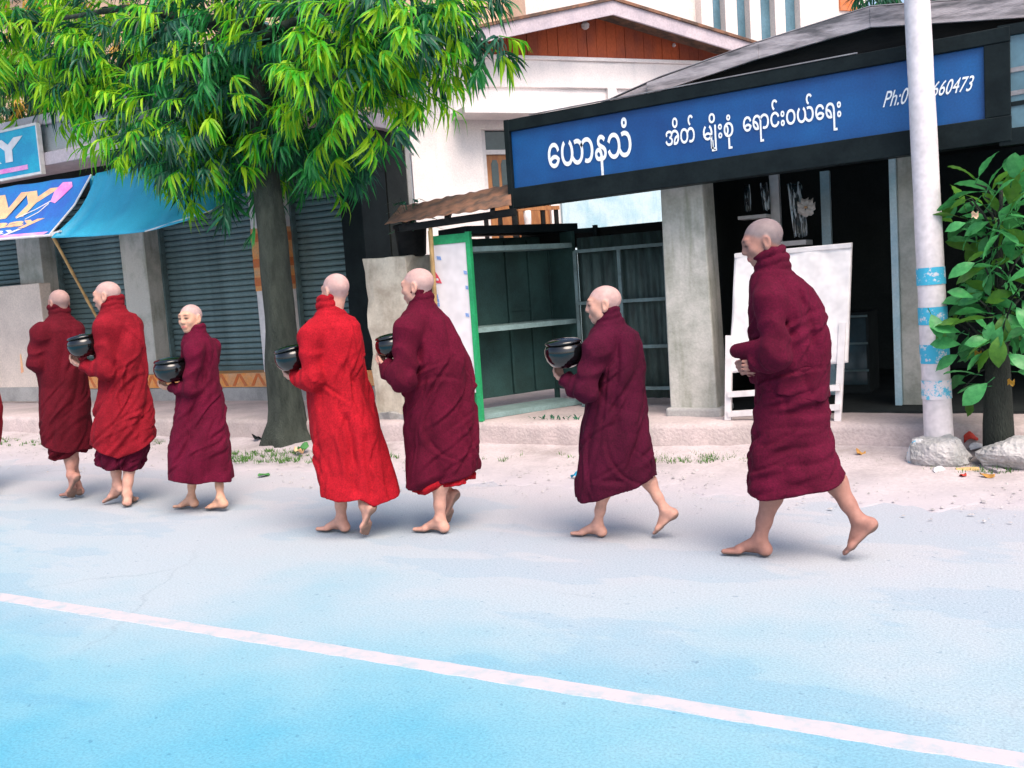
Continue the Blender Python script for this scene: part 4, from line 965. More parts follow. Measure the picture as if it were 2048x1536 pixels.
# trees behind the roofs
bx = pY(60, 150, 12.0)
make_tree('background_tree', 'tree with sunlit gold painted into its leaves, standing behind the shuttered shop at the left', (bx[0], 12.6, 0), [(bx[0], 12.6, 0), (bx[0], 12.6, 2), (bx[0], 12.5, 4), (bx[0] + .2, 12.4, 5.5)], [.2, .17, .13, .08],
          [C(40, 60, 12.5, 1.3, 260, .6), C(-120, 120, 12.5, 1.3, 90, .4), C(140, 180, 12.6, 1.0, 190, .4), C(40, 210, 12.3, .9, 190, .3), C(220, 60, 12.8, 1.3, 200, .4), C(360, 180, 12.8, 1.1, 130, .2), C(60, -80, 12.5, 1.4, 120, .5)], ('leaf_gold', 'leaf_far', 'leaf_dark'), 80, 'dark_bark', 11)
gx = pY(1790, -40, 15)
make_tree('background_tree', 'small green tree top showing above the ridge of the sign shop', (gx[0], 15, 0), [(gx[0], 15, 0), (gx[0], 15, 2), (gx[0], 15, 3.6), (gx[0], 15, 5)], [.15, .12, .1, .05],
          [C(1770, -20, 15, .7, 70, .2), C(1850, -60, 15, .9, 80, .2), C(1990, -60, 15, .9, 80, .2)], ('leaf_mid', 'leaf_mid', 'leaf_dark'), 30, 'dark_bark', 13)

# ------------------------------------------------------------------ young broad-leaved tree at the right
bt0_ = pY(1998, 850, 7.22); bX, bY = bt0_[0], 7.22
yt = thing('broad_leaf_sapling', (bX, bY, 0), 'young tree with big glossy leaves at the right edge beside the painted pole', 'tree')
mb = MB(); mb.tube([(bX, bY, -.05), (bX - .005, bY, .3), (bX, bY, .7), (bX + .01, bY, 1.1), (bX + .02, bY, 1.5), (bX + .04, bY, 1.9)], [.105, .095, .075, .03, .02, .01], 16); mb.build('trunk', 'dark_bark', yt, smooth=True)
def broad(seed):
    R_ = random.Random(seed); nu, nv = 6, 10; L, Wd = 1.0, .56
    def fn(u, v):
        w_ = (math.sin(min(1, v * 1.02) ** 1.25 * math.pi) ** .75) * Wd * .5 if 0 < v < 1 else 0.0
        s = (u - .5) * 2; return (L * v, s * w_, -.30 * v * v + .06 * abs(s) * w_ * 4 * .5 + .012 * math.sin(v * 30) * abs(s) + .03 * math.sin(v * 6 + seed) * s)
    mb = MB().grid(fn, nu, nv); mb.tube([(-.28, 0, .03), (0, 0, 0)], [.018, .015], 5); return mb
BRL = {}
lf_px = [(1985, 350, .17, 70), (1950, 365, .2, 150), (1925, 385, .18, 190), (1915, 405, .1, 200), (1912, 450, .12, 185), (1950, 462, .19, 200), (1935, 470, .17, 235), (1995, 445, .14, 120), (2010, 420, .16, 60), (2035, 430, .2, 20),
         (2015, 490, .16, 270), (1975, 490, .15, 240), (2040, 500, .16, 300), (1945, 540, .20, 190), (1970, 550, .22, 260), (1955, 575, .16, 250), (2000, 520, .15, 40), (2020, 560, .18, 330), (1925, 585, .14, 150), (1930, 590, .12, 190),
         (1905, 640, .17, 170), (1890, 660, .18, 230), (1900, 665, .1, 270), (1935, 635, .18, 180), (2010, 605, .16, 20), (2020, 640, .18, 340), (1978, 660, .12, 250), (2005, 655, .16, 280), (1955, 690, .18, 210), (1960, 680, .15, 190),
         (1995, 700, .18, 270), (2030, 690, .16, 300), (1920, 740, .16, 175), (1950, 785, .18, 225), (2040, 720, .15, 330), (1965, 715, .16, 240), (1985, 400, .15, 110), (2025, 380, .2, 80), (2045, 360, .18, 60), (1960, 430, .18, 160),
         (2000, 470, .16, 300), (2045, 560, .18, 0), (2042, 620, .18, 350), (2000, 590, .16, 200), (1980, 620, .15, 160), (1950, 510, .16, 200), (2030, 330, .17, 80), (2040, 470, .17, 330), (2050, 660, .17, 330), (2060, 400, .2, 20), (2075, 480, .2, 0), (2080, 560, .2, 340), (2075, 640, .18, 320), (2080, 350, .2, 40)]
R_ = random.Random(4)
for i, (px, py, L, ang) in enumerate(lf_px + [(a + R_.uniform(-30, 30), b + R_.uniform(-30, 30), .16, c + R_.uniform(-60, 60)) for (a, b, _, c) in lf_px * 3]):
    L *= 1.12; back = i >= len(lf_px) * 2; dy = R_.uniform(-.34, -.02) if not back else R_.uniform(.0, .38)
    Yl = bY + dy; p = Vector(tuple(pY(px, py, Yl))); a = math.radians(ang + R_.uniform(-12, 12))
    d = Vector((math.cos(a), -R_.uniform(.1, .6) if not back else R_.uniform(-.2, .6), math.sin(a) * .9 + .12)).normalized()
    k = (R_.randrange(4), R_.random() < .28)
    if k not in BRL: BRL[k] = broad(k[0]).mesh('leaf', 'leaf_olive' if k[1] else 'leaf_broad', True)
    o = bpy.data.objects.new('leaf', BRL[k]); COL.objects.link(o); o.parent = yt
    q = d.to_track_quat('X', 'Z').to_matrix().to_4x4() @ Matrix.Rotation(R_.uniform(-.9, .9), 4, 'X')
    o.matrix_local = Matrix.Translation(p - d * L * .5 - Vector((bX, bY, 0))) @ q @ Matrix.Scale(L, 4)
    if i % 3 == 0:
        h = max(.7, p.z - .25); MB().tube([(bX, bY, h), tuple(Vector((bX, bY, h)).lerp(p - d * L * .7, .5) + Vector((0, 0, .04))), tuple(p - d * L * .75)], [.011, .008, .004], 5).build('twig', 'dark_bark', yt)
for (px, py, c_) in ((1950, 430, 'peach'), (1956, 708, 'leaf_gold'), (2022, 765, 'leaf_gold')):
    p = Vector(tuple(pY(px, py, bY - .25))); MB().grid(lambda u, v: tuple(p + Vector(((u - .5) * .04, .01 * math.sin(v * 4), (v - .5) * .035 + .01 * math.sin(u * 7)))), 4, 4).build('withered_leaf', c_, yt, solid=.002)

# grass and weeds along the kerb
gr = MB(); R_ = random.Random(9)
def tuft(x, y, z, n, h):
    for k in range(n):
        a = R_.uniform(0, 6.28); r = R_.uniform(0, .05); b = Vector((x + math.cos(a) * r, y + math.sin(a) * r, z)); t_ = b + Vector((math.cos(a) * h * R_.uniform(.2, .7), math.sin(a) * h * R_.uniform(.2, .7), h * R_.uniform(.5, 1))); s = Vector((-math.sin(a), math.cos(a), 0)) * .004
        gr.add([b - s, b + s, t_], [(0, 1, 2)])
for k in range(700):
    px = R_.choice((R_.uniform(-20, 330), R_.uniform(1240, 1500), R_.uniform(1640, 2048), R_.uniform(430, 640), R_.uniform(600, 1300)))
    if 600 < px < 1240 and R_.random() < .8: continue
    p = gz(px, R_.uniform(868, 892) if px < 340 else R_.uniform(900, 925), .04); y = min(p[1], kerb_front(p[0]) - .01)
    tuft(p[0], y, .03, R_.randint(6, 14), R_.uniform(.02, .055))
for k in range(120):
    p = gz(R_.uniform(1850, 2048), R_.uniform(905, 945), .03); tuft(p[0], p[1], .02, 12, R_.uniform(.02, .06))
tag(gr.build('grass', 'leaf_olive'), 'thin green grass and weeds along the foot of the kerb', 'grass', kind='stuff')
wk = thing('weed_clump', tuple(gz(1105, 838, PZ)), 'low green weed growing under the kiosk shelf', 'weed')
v, f = [], []
for k in range(34):
    a = R_.uniform(0, 6.28); p = Vector(tuple(gz(R_.uniform(1060, 1160), R_.uniform(836, 841), PZ)))
    leaf_quad(v, f, p, Vector((math.cos(a), math.sin(a), 1.1)), Vector((-math.cos(a), -math.sin(a), 1)).normalized(), R_.uniform(.03, .08), .016, .3)
m_ = MB(); m_.v = [tuple(q) for q in v]; m_.f = f; m_.build('leaves', 'leaf_dark', wk)
# ------------------------------------------------------------------ people
def smin(a, b, k):
    h = np.maximum(k - np.abs(a - b), 0) / k; return np.minimum(a, b) - h * h * k * .25
class Field:
    """distance field on a grid; organic shapes are blended in it and skinned as one continuous surface"""
    def __init__(s, lo, hi, h):
        s.lo = np.array(lo, float); s.h = h; s.n = [int(math.ceil((hi[i] - lo[i]) / h)) + 1 for i in range(3)]
        s.ax = [(s.lo[i] + h * np.arange(s.n[i])).astype('f4') for i in range(3)]; s.F = np.full(s.n, .2, 'f4')
    def open(s, lo, hi):
        sl = []
        for i in range(3):
            a = max(0, int((lo[i] - s.lo[i]) / s.h)); b = min(s.n[i], int((hi[i] - s.lo[i]) / s.h) + 2); sl.append(slice(a, max(a, b)))
        return tuple(sl), s.ax[0][sl[0]][:, None, None], s.ax[1][sl[1]][None, :, None], s.ax[2][sl[2]][None, None, :]
    def put(s, fn, lo, hi, k=.02, sub=False):
        sl, X, Y, Z = s.open(lo, hi)
        A = s.F[sl]
        if A.size == 0: return
        v = fn(X, Y, Z)
        s.F[sl] = -smin(-A, v, k) if sub else smin(A, v, k)
    def cap(s, a, b, ra, rb, k=.02, sub=False):
        a, b = np.array(a, float), np.array(b, float); m = max(ra, rb) + .07; ba = b - a; L = float(ba @ ba) + 1e-9
        def fn(X, Y, Z):
            x, y, z = X - a[0], Y - a[1], Z - a[2]; h = np.clip((x * ba[0] + y * ba[1] + z * ba[2]) / L, 0, 1)
            return np.sqrt((x - ba[0] * h) ** 2 + (y - ba[1] * h) ** 2 + (z - ba[2] * h) ** 2) - (ra + (rb - ra) * h)
        s.put(fn, np.minimum(a, b) - m, np.maximum(a, b) + m, k, sub)
    def ell(s, c, rad, k=.02, R=None, sub=False):
        c = np.array(c, float); rad = np.array(rad, float); R = np.eye(3) if R is None else R; m = max(rad) + .07
        def fn(X, Y, Z):
            x, y, z = X - c[0], Y - c[1], Z - c[2]
            q = [x * R[0, i] + y * R[1, i] + z * R[2, i] for i in range(3)]
            k0 = np.sqrt(sum((q[i] / rad[i]) ** 2 for i in range(3))); k1 = np.sqrt(sum((q[i] / rad[i] ** 2) ** 2 for i in range(3))) + 1e-6
            return k0 * (k0 - 1) / k1
        s.put(fn, c - m, c + m, k, sub)
    def skin(s):
        F = s.F; I = F < 0; nx, ny, nz = F.shape
        cnt = np.zeros((nx - 1, ny - 1, nz - 1), 'i1')
        for dx in (0, 1):
            for dy in (0, 1):
                for dz in (0, 1): cnt += I[dx:nx - 1 + dx, dy:ny - 1 + dy, dz:nz - 1 + dz]
        act = (cnt > 0) & (cnt < 8); cell = np.argwhere(act); idm = np.full(act.shape, -1, 'i4'); idm[act] = np.arange(len(cell))
        acc = np.zeros((len(cell), 3)); num = np.zeros(len(cell)); ci, cj, ck = cell.T
        for ax in range(3):
            o1, o2 = [q for q in range(3) if q != ax]
            for p in (0, 1):
                for q in (0, 1):
                    d0 = [0, 0, 0]; d0[o1] = p; d0[o2] = q; d1 = list(d0); d1[ax] = 1
                    f0 = F[ci + d0[0], cj + d0[1], ck + d0[2]]; f1 = F[ci + d1[0], cj + d1[1], ck + d1[2]]; m = (f0 < 0) != (f1 < 0)
                    t = np.where(m, f0 / np.where(np.abs(f0 - f1) < 1e-9, 1, f0 - f1), 0)
                    pos = np.tile(np.array(d0, float), (len(cell), 1)); pos[:, ax] = t; acc += pos * m[:, None]; num += m
        V = s.lo + s.h * (cell + acc / num[:, None])
        Q = []
        for ax in range(3):
            o1, o2 = [(1, 2), (2, 0), (0, 1)][ax]; sl0 = [slice(1, -1)] * 3; sl1 = [slice(1, -1)] * 3; sl0[ax] = slice(0, -1); sl1[ax] = slice(1, None)
            A, B = I[tuple(sl0)], I[tuple(sl1)]; e = np.argwhere(A != B); off = np.array([1, 1, 1]); off[ax] = 0; fl = A[tuple(e.T)]; e = e + off
            def cid(a, b):
                w_ = e.copy(); w_[:, o1] -= a; w_[:, o2] -= b; return idm[tuple(w_.T)]
            q = np.stack([cid(1, 1), cid(0, 1), cid(0, 0), cid(1, 0)], 1); q[~fl] = q[~fl][:, ::-1]; Q.append(q)
        return V, np.concatenate(Q)
def fast_mesh(name, V, Q, m, cols=None):
    me = bpy.data.meshes.new(name); me.vertices.add(len(V)); me.vertices.foreach_set('co', V.astype('f4').ravel())
    me.loops.add(Q.size); me.loops.foreach_set('vertex_index', Q.astype('i4').ravel()); me.polygons.add(len(Q))
    me.polygons.foreach_set('loop_start', np.arange(0, Q.size, 4, dtype='i4')); me.polygons.foreach_set('loop_total', np.full(len(Q), 4, 'i4'))
    me.polygons.foreach_set('use_smooth', np.ones(len(Q), bool)); me.update(calc_edges=True); me.validate()
    if cols is not None:
        a = me.color_attributes.new('tone', 'FLOAT_COLOR', 'POINT'); c = np.ones((len(V), 4), 'f4'); c[:, :3] = cols; a.data.foreach_set('color', c.ravel())
    me.materials.append(m); return me
def relax(V, Q, n=1, f=.5):
    for _ in range(n):
        S_ = np.zeros_like(V); c = np.zeros(len(V))
        for a in range(4):
            for b in ((a + 1) % 4, (a + 3) % 4):
                np.add.at(S_, Q[:, a], V[Q[:, b]]); np.add.at(c, Q[:, a], 1)
        V = V * (1 - f) + f * S_ / np.maximum(c, 1)[:, None]
    return V

def skin_mat():
    m, n, b = _mat('skin'); at = N(n, 'ShaderNodeAttribute', attribute_name='tone'); co = coords(n); a = noise(n, co, 30, 4); f = noise(n, co, 140, 3)
    g = ramp(n, [(.3, (.86, .84, .84)), (.7, (1.1, 1.08, 1.08))]); n.links.new(a.outputs[0], g.inputs[0])
    n.links.new(mixc(n, 1.0, at.outputs[0], g.outputs[0], 'MULTIPLY'), b.inputs['Base Color'])
    b.inputs['Roughness'].default_value = .62; b.inputs['Specular IOR Level'].default_value = .3
    b.inputs['Subsurface Weight'].default_value = .05; b.inputs['Subsurface Radius'].default_value = (.01, .004, .002); b.inputs['Subsurface Scale'].default_value = .6
    bump(n, b, f.outputs[0], .12, .002); return m
M['skin'] = skin_mat()
def robe_mat(name, col):
    m, n, b = _mat(name); co = coords(n); a = noise(n, co, 4.5, 4, .65); w_ = noise(n, co, 110, 2, .7); t = coords(n, (60, 60, 260)); wv = noise(n, t, 1.0, 2)
    lo = tuple(c * .62 for c in col); hi = tuple(c * 1.16 for c in col)
    r = ramp(n, [(.3, lo), (.7, hi)]); n.links.new(a.outputs[0], r.inputs[0])
    g = ramp(n, [(.3, (.66, .66, .68)), (.7, (1.25, 1.22, 1.22))]); n.links.new(w_.outputs[0], g.inputs[0])
    n.links.new(mixc(n, 1.0, r.outputs[0], g.outputs[0], 'MULTIPLY'), b.inputs['Base Color'])
    b.inputs['Roughness'].default_value = .9; b.inputs['Specular IOR Level'].default_value = .15
    b.inputs['Sheen Weight'].default_value = .08; b.inputs['Sheen Roughness'].default_value = .5; b.inputs['Sheen Tint'].default_value = c4(tuple(min(1, c * 1.6 + .02) for c in col))
    ad = N(n, 'ShaderNodeMath', operation='ADD'); n.links.new(w_.outputs[0], ad.inputs[0]); n.links.new(wv.outputs[0], ad.inputs[1])
    wr = noise(n, coords(n, (5, 5, 3.2)), 1.6, 3, .55); wr.inputs['Distortion'].default_value = 1.2
    b1 = N(n, 'ShaderNodeBump'); b1.inputs['Strength'].default_value = .30; b1.inputs['Distance'].default_value = .012; n.links.new(wr.outputs[0], b1.inputs['Height'])
    b2 = N(n, 'ShaderNodeBump'); b2.inputs['Strength'].default_value = .35; b2.inputs['Distance'].default_value = .004; n.links.new(ad.outputs[0], b2.inputs['Height']); n.links.new(b1.outputs[0], b2.inputs['Normal'])
    n.links.new(b2.outputs[0], b.inputs['Normal']); return m
M['lacquer'] = mat('black_lacquer', (.003, .004, .005), (.002, .003, .003), .12, 3, 40, .02, .001, spec=.5, coat=.4)

def make_person(sp):
    base = gz(*sp['base']); base[2] = 0
    v = base - CAM; dv = np.array([v[0], v[1], 0]); dist = np.linalg.norm(dv); dv /= dist; rv = np.array([dv[1], -dv[0], 0])
    root = bpy.data.objects.new('person', None); COL.objects.link(root); root.location = Vector(base); root.rotation_euler = (0, 0, math.atan2(rv[1], rv[0])); root.empty_display_size = .1
    tag(root, sp['label'], 'person', 'robed walkers in file')
    def loc(p): q = np.array(p) - base; return np.array([q @ rv, q @ dv, q[2]])
    def P(px, py, d=0.):   # photo point at depth d (metres beyond the feet) -> own frame
        return loc(pP(px, py, base + dv * d, dv))
    def G(px, py, z=0.): return loc(gz(px, py, z))
    ppm = FPX / (dist / math.cos(0)) ; Ht = sp['H']; sc = Ht / 1.65
    a_ = math.radians(sp.get('turn', 0)); wl = np.array([-rv[0], -dv[0], 0.]); fw = np.array([wl[0] * math.cos(a_) - wl[1] * math.sin(a_), wl[0] * math.sin(a_) + wl[1] * math.cos(a_), 0]); lf = np.array([-fw[1], fw[0], 0]); up = np.array([0, 0, 1.])
    # ---- silhouette of the robe
    pr_ = []
    for (y, xl, xr) in sp['prof']:
        A, B = P(xl, y), P(xr, y); pr_.append(((A[2] + B[2]) / 2, (A[0] + B[0]) / 2, (B[0] - A[0]) / 2))
    pr_.sort(); zs, cs_, as_ = (np.array(q) for q in zip(*pr_)); ztop = zs[-1]
    kdz = np.array([0, .25, .5, .66, .78, .86, .92]) * Ht; kdv = np.array([.80, .82, .86, .86, .84, .80, .95]) * sp.get('kd', 1.0)
    cz = lambda z: np.interp(z, zs, cs_)
    R_ = random.Random(sp['seed']); ph = [R_.uniform(0, 6.28) for _ in range(20)]
    # feet, ankles
    feet = []
    for ft in sp['feet']:
        T = G(*ft['toe']); T[2] = .012 * sc if not ft.get('lift') else ft['lift']; fy = math.radians(ft.get('yaw', 0)); fp = math.radians(ft.get('pitch', 0))
        f0 = np.array([fw[0] * math.cos(fy) - fw[1] * math.sin(fy), fw[0] * math.sin(fy) + fw[1] * math.cos(fy), 0]); f_ = f0 * math.cos(fp) - up * math.sin(fp); u_ = up * math.cos(fp) + f0 * math.sin(fp); s2 = np.cross(f_, u_)
        L = .24 * sc; Hh = T - f_ * L; Hh[2] = max(Hh[2], .0)
        feet.append((Hh, f_, u_, s2, ft))
    hipc = np.array([cz(.50 * Ht), 0, .50 * Ht]); legs = []
    for (Hh, f_, u_, s2, ft) in feet:
        An = Hh + (f_ * .052 + u_ * .085) * sc; hp = hipc + lf * (.085 * sc) * ft['side'] - up * .02; d_ = An - hp; D = np.linalg.norm(d_); tot = min(.50 * Ht, D * (1.004 if ft.get('pitch', 0) < 15 else 1.012)); l1, l2 = .51 * tot, .49 * tot
        if D > l1 + l2 - .004: kn = hp + d_ * (l1 / (l1 + l2))
        else:
            x_ = (l1 * l1 - l2 * l2 + D * D) / (2 * D); hh = math.sqrt(max(l1 * l1 - x_ * x_, 0)); dd = d_ / D; pl = fw - dd * (fw @ dd); pl /= np.linalg.norm(pl); kn = hp + dd * x_ + pl * hh
        legs.append((An, kn, hp))
    lowhem = sp['skirt']['hem'] if 'skirt' in sp else sp['hem']; zhm = float(np.mean([P(x, y, -.10)[2] for x, y in lowhem])) + .02
    dl = []
    for An, kn, hp in legs:
        q = (zhm - An[2]) / (kn[2] - An[2]); dl.append(An[1] + (kn[1] - An[1]) * np.clip(q, 0, 1))
    dmid = (max(dl) + min(dl)) / 2; bmin = (max(dl) - min(dl)) / 2 + .075 * sc; dc0 = sp.get('dc', 0.)
    def shape(zz, grow):
        """half axes, centre and squareness of the cloth at height zz"""
        a = np.interp(zz, zs, as_) + grow; c = np.interp(zz, zs, cs_); b = a * np.interp(zz, kdz, kdv); t = np.clip((.56 * Ht - zz) / (.56 * Ht - zhm), 0, 1) ** 1.2
        return a, np.maximum(b, bmin * t + (1 - t) * .05), c, dc0 + (dmid - dc0) * t, 2 + 1.2 * t
    def cloth(F, X, Y, Z, hem, grow, fold, zt):
        hr, hz = zip(*sorted((tuple(P(x, y, -.10)[[0, 2]]) for x, y in hem))); zh = np.interp(X, hr, hz)
        zz = Z; a, b, c, dcc, ne = shape(zz, grow)
        x, y = X - c, Y - dcc; L = np.sqrt(x * x + y * y) + 1e-5; rho = (np.abs(x / a) ** ne + np.abs(y / b) ** ne) ** (1 / ne) + 1e-5; th = np.arctan2(y / b, x / a)
        g = L * (1 - 1 / rho); g = np.minimum(g, .15)
        hipz = .50 * Ht; low = np.clip((hipz + .25 - zz) / (hipz), 0, 1)
        amp = fold.get('amp', 1.0)
        def valley(s_, sharp=.02): return np.sqrt(np.sin(s_) ** 2 + sharp) - .55      # rounded ridges, sharp creases
        w1 = 1.1 * np.sin(2.3 * zz + 1.1 * np.sin(1.5 * th + ph[14]) + ph[0]) + .8 * np.sin(2 * th + ph[1]) + .45 * np.sin(5 * zz + th + ph[2])
        m1 = .5 + .5 * np.sin(th * 2 + zz * 3 + ph[3]); m2 = np.clip(.5 + .8 * np.sin(th * 3 - zz * 5 + ph[4]), 0, 1); m3 = np.clip(.4 + .9 * np.sin(th * 1.3 + zz * 7 + ph[15]), 0, 1)
        disp = fold.get('vert', .020) * 1.25 * low * valley(th * 3.2 + .55 * w1 + ph[5]) + fold.get('diag', .014) * 1.6 * (.15 + .85 * m1) * valley(th * fold.get('dt', 2.2) + zz * fold.get('dz', 13.) * .85 + .7 * w1 + ph[6], .008)
        disp = disp + fold.get('fine', .007) * 1.3 * m2 * valley(th * 3.6 - zz * 9 + 1.1 * w1 + ph[7], .01) + fold.get('horiz', 0.) * m3 * valley(zz * 25 + th * 2.6 + 1.2 * w1 + ph[8], .01)
        disp = disp + .008 * low * m3 * valley(th * 7.5 + 1.3 * w1 + ph[16], .01)
        g = g - amp * disp
        # long irregular drape folds: each a crease with a rolled ridge beside it
        g = np.array(np.broadcast_to(g, np.broadcast_shapes(X.shape, Y.shape, Z.shape))); I_ = np.nonzero(np.abs(g) < .055)
        tf = np.broadcast_to(th, g.shape)[I_]; zf_ = np.broadcast_to(zz, g.shape)[I_]; af = np.broadcast_to((a + b) / 2, g.shape)[I_]; dd_ = np.zeros(len(tf), 'f4')
        Q_ = random.Random(sp['seed'] * 31 + int(fold.get('n', 58))); z0_, z1_ = float(np.min(zh)), min(zt, float(ztop)) - .04
        an, spd = fold.get('ang', (55, 22))
        for k in range(fold.get('n', 58)):
            t0 = Q_.uniform(-3.3, .2) if k % 4 else Q_.uniform(.2, 3.0); zc_ = z0_ + (z1_ - z0_) * Q_.random(); hi_ = zc_ > z0_ + (z1_ - z0_) * .78
            al = math.radians(Q_.gauss(90, 14) if (hi_ or Q_.random() < fold.get('pv', .2)) else Q_.gauss(an, spd)); Ln = Q_.uniform(.10, .30) * (.6 if hi_ else 1); wd_ = Q_.uniform(.007, .016); dp = Q_.uniform(.005, .014) * fold.get('dep', .9) * (.55 if hi_ else 1); cv = Q_.gauss(0, 1.1)
            dt_ = tf - t0; dt_ = np.where(dt_ > math.pi, dt_ - 2 * math.pi, np.where(dt_ < -math.pi, dt_ + 2 * math.pi, dt_)); sx_ = dt_ * af; tz_ = zf_ - zc_
            u = sx_ * math.cos(al) + tz_ * math.sin(al); vv = -sx_ * math.sin(al) + tz_ * math.cos(al) + cv * u * u
            mk_ = np.clip(1 - (u / Ln) ** 2, 0, 1) ** 1.2; sgn = 1 if Q_.random() < .6 else -1
            dd_ += dp * mk_ * (np.exp(-(vv / wd_) ** 2) - .75 * np.exp(-((vv - sgn * wd_ * 1.9) / (wd_ * 1.4)) ** 2))
        g[I_] += dd_
        front = np.clip(-y / b * 2 + .3, 0, 1)
        for (pl, wd_, dp) in fold.get('crease', []):
            q = sorted([(P(px, py, -.1)[2], P(px, py, -.1)[0]) for px, py in pl]); qz, qr = zip(*q); rl = np.interp(zz, qz, qr)
            mk = np.clip((zz - qz[0]) / .05, 0, 1) * np.clip((qz[-1] - zz) / .05, 0, 1); g = g + dp * front * mk * np.exp(-((X - rl) / wd_) ** 2)
        t = np.clip((zz - zh - .05) * 12, 0, 1); g = np.maximum(g, -(g + .022) - t * 1.0)
        g = np.maximum(g, zh + .006 * np.sin(th * 5 + ph[9]) - zz); g = np.maximum(g, zz - zt); return g.astype('f4')
    # arms in own frame
    Sh, El, Wr = [P(px, py, d) for (px, py, d) in sp['arm']]
    cen = np.array([cz(.8 * Ht), 0, .80 * Ht])
    S2 = np.array([cz(.79 * Ht), 0, Sh[2]]) - lf * .15 * sc + fw * .02; bw = sp.get('bowl'); Bc = P(bw[0], bw[1], bw[3]) if bw else Wr + fw * .02 - lf * .05
    E2 = S2 + fw * .10 * sc - up * .27 * sc - lf * .03; W2 = Bc - lf * (.10 if bw else .03) - up * (.06 if bw else .0) - fw * .03
    # ---- robe mesh
    x0, x1 = (cs_ - as_).min() - .07, (cs_ + as_).max() + .07; x0 = min(x0, El[0] - .12, Wr[0] - .08)
    hemz = min(P(x, y, -.1)[2] for x, y in sp['hem'])
    fl = Field((x0, min(-.34, dmid - bmin - .08), hemz - .03), (x1, max(.34, dmid + bmin + .08), ztop + .16), .0073)
    X, Y, Z = fl.ax[0][:, None, None], fl.ax[1][None, :, None], fl.ax[2][None, None, :]
    fl.F = np.broadcast_to(cloth(fl.F, X, Y, Z, sp['hem'], sp.get('grow', 0.), sp['fold'], ztop), fl.F.shape).copy()
    def tube_cloth(a, b, ra, rb, k, kf, p0, amp):
        ba = b - a; L = float(ba @ ba); ln = math.sqrt(L); d_ = ba / ln; e1 = np.cross(d_, np.array([.3, 1, .2])); e1 /= np.linalg.norm(e1); e2 = np.cross(d_, e1); m = max(ra, rb) + .08
        def fn(X, Y, Z):
            x, y, z = X - a[0], Y - a[1], Z - a[2]; hr_ = (x * ba[0] + y * ba[1] + z * ba[2]) / L; h = np.clip(hr_, 0, 1); al = np.arctan2(x * e1[0] + y * e1[1] + z * e1[2], x * e2[0] + y * e2[1] + z * e2[2])
            fo = 1 - np.sqrt(np.sin(hr_ * kf + .9 * np.sin(al + p0) + .5 * np.sin(2 * al + hr_ * 4 + p0 * 2)) ** 2 + .015); fo = fo + .6 * (1 - np.sqrt(np.sin(hr_ * kf * .55 - 1.3 * np.sin(al * 1 + p0 + 1)) ** 2 + .05))
            return np.sqrt((x - ba[0] * h) ** 2 + (y - ba[1] * h) ** 2 + (z - ba[2] * h) ** 2) - (ra + (rb - ra) * h) - amp * (fo - .6)
        fl.put(fn, np.minimum(a, b) - m, np.maximum(a, b) + m, k)
    def sleeve(S_, E_, W_2, r0, r1, r2):
        C_ = E_ + (W_2 - E_) * .97; tube_cloth(S_, E_, r0, r1, .035, 6.0, ph[12], .017); tube_cloth(E_, C_, r1, r2, .03, 5.5, ph[13], .016)
    s_ = sp.get('slv', 1.0) * sc
    sleeve(Sh, El, Wr, .064 * s_, .068 * s_, .056 * s_); sleeve(S2, E2, W2, .062 * sc, .062 * sc, .050 * sc)
    for (pa_, pb_2, r_) in sp.get('drape', []): fl.cap(P(*pa_), P(*pb_2), r_, r_ * .9, .03)
    # rolled collar
    cx_, cy_, cw_, tilt, lay = sp['collar']; cc = P(cx_, cy_, sp.get('cd', 0.)); Rc = P(cx_ + cw_ / 2, cy_)[0] - cc[0]
    fl.cap(cc - up * .09, cc + up * .02, Rc * .90, Rc * .60, .04); fl.cap(cc - up * .05 * sc, Sh - up * .01, .058 * sc, .064 * sc, .08); fl.cap(cc - up * .05 * sc, S2 - up * .01, .058 * sc, .062 * sc, .08)
    for k in range(-1, lay):
        zc = cc[2] + .040 * k * sc; rt = (.027 - .002 * k) * sc; rr_ = Rc - rt * (1.0 + .05 * k); ox = .006 * math.sin(k * 2 + ph[10])
        def ring(X, Y, Z, zc=zc, rt=rt, rr_=rr_, ox=ox):
            x, y = X - cc[0] - ox - (zc - cc[2]) * .15 * fw[0], Y - cc[1] - (zc - cc[2]) * .15 * fw[1]; r = np.sqrt(x * x + y * y * 1.08); tz = zc - tilt * (x * fw[0] + y * fw[1]) + .004 * np.sin(np.arctan2(y, x) * 5 + ph[11] + zc * 30)
            return np.sqrt((r - rr_) ** 2 + ((Z - tz) * .95) ** 2) - rt
        fl.put(ring, (cc[0] - .2, cc[1] - .2, zc - .15), (cc[0] + .2, cc[1] + .2, zc + .15), .005)
    V, Q = fl.skin(); V = relax(V, Q, 1, .4)
    o = bpy.data.objects.new('robe', fast_mesh('robe', V, Q, sp['robe_mat'])); COL.objects.link(o); o.parent = root
    if 'skirt' in sp:
        k = sp['skirt']; hz_ = min(P(x, y, -.1)[2] for x, y in k['hem']); zt = P(*k['top'])[2]
        f2 = Field((x0, min(-.34, dmid - bmin - .08), hz_ - .03), (x1, max(.34, dmid + bmin + .08), zt + .02), .0073); X, Y, Z = f2.ax[0][:, None, None], f2.ax[1][None, :, None], f2.ax[2][None, None, :]
        f2.F = np.broadcast_to(cloth(f2.F, X, Y, Z, k['hem'], k.get('grow', -.016), k['fold'], zt), f2.F.shape).copy()
        V, Q = f2.skin(); V = relax(V, Q, 1, .4); o = bpy.data.objects.new('under_robe', fast_mesh('under_robe', V, Q, k['mat'])); COL.objects.link(o); o.parent = root
        if 'label' in k: o['label'] = k['label']
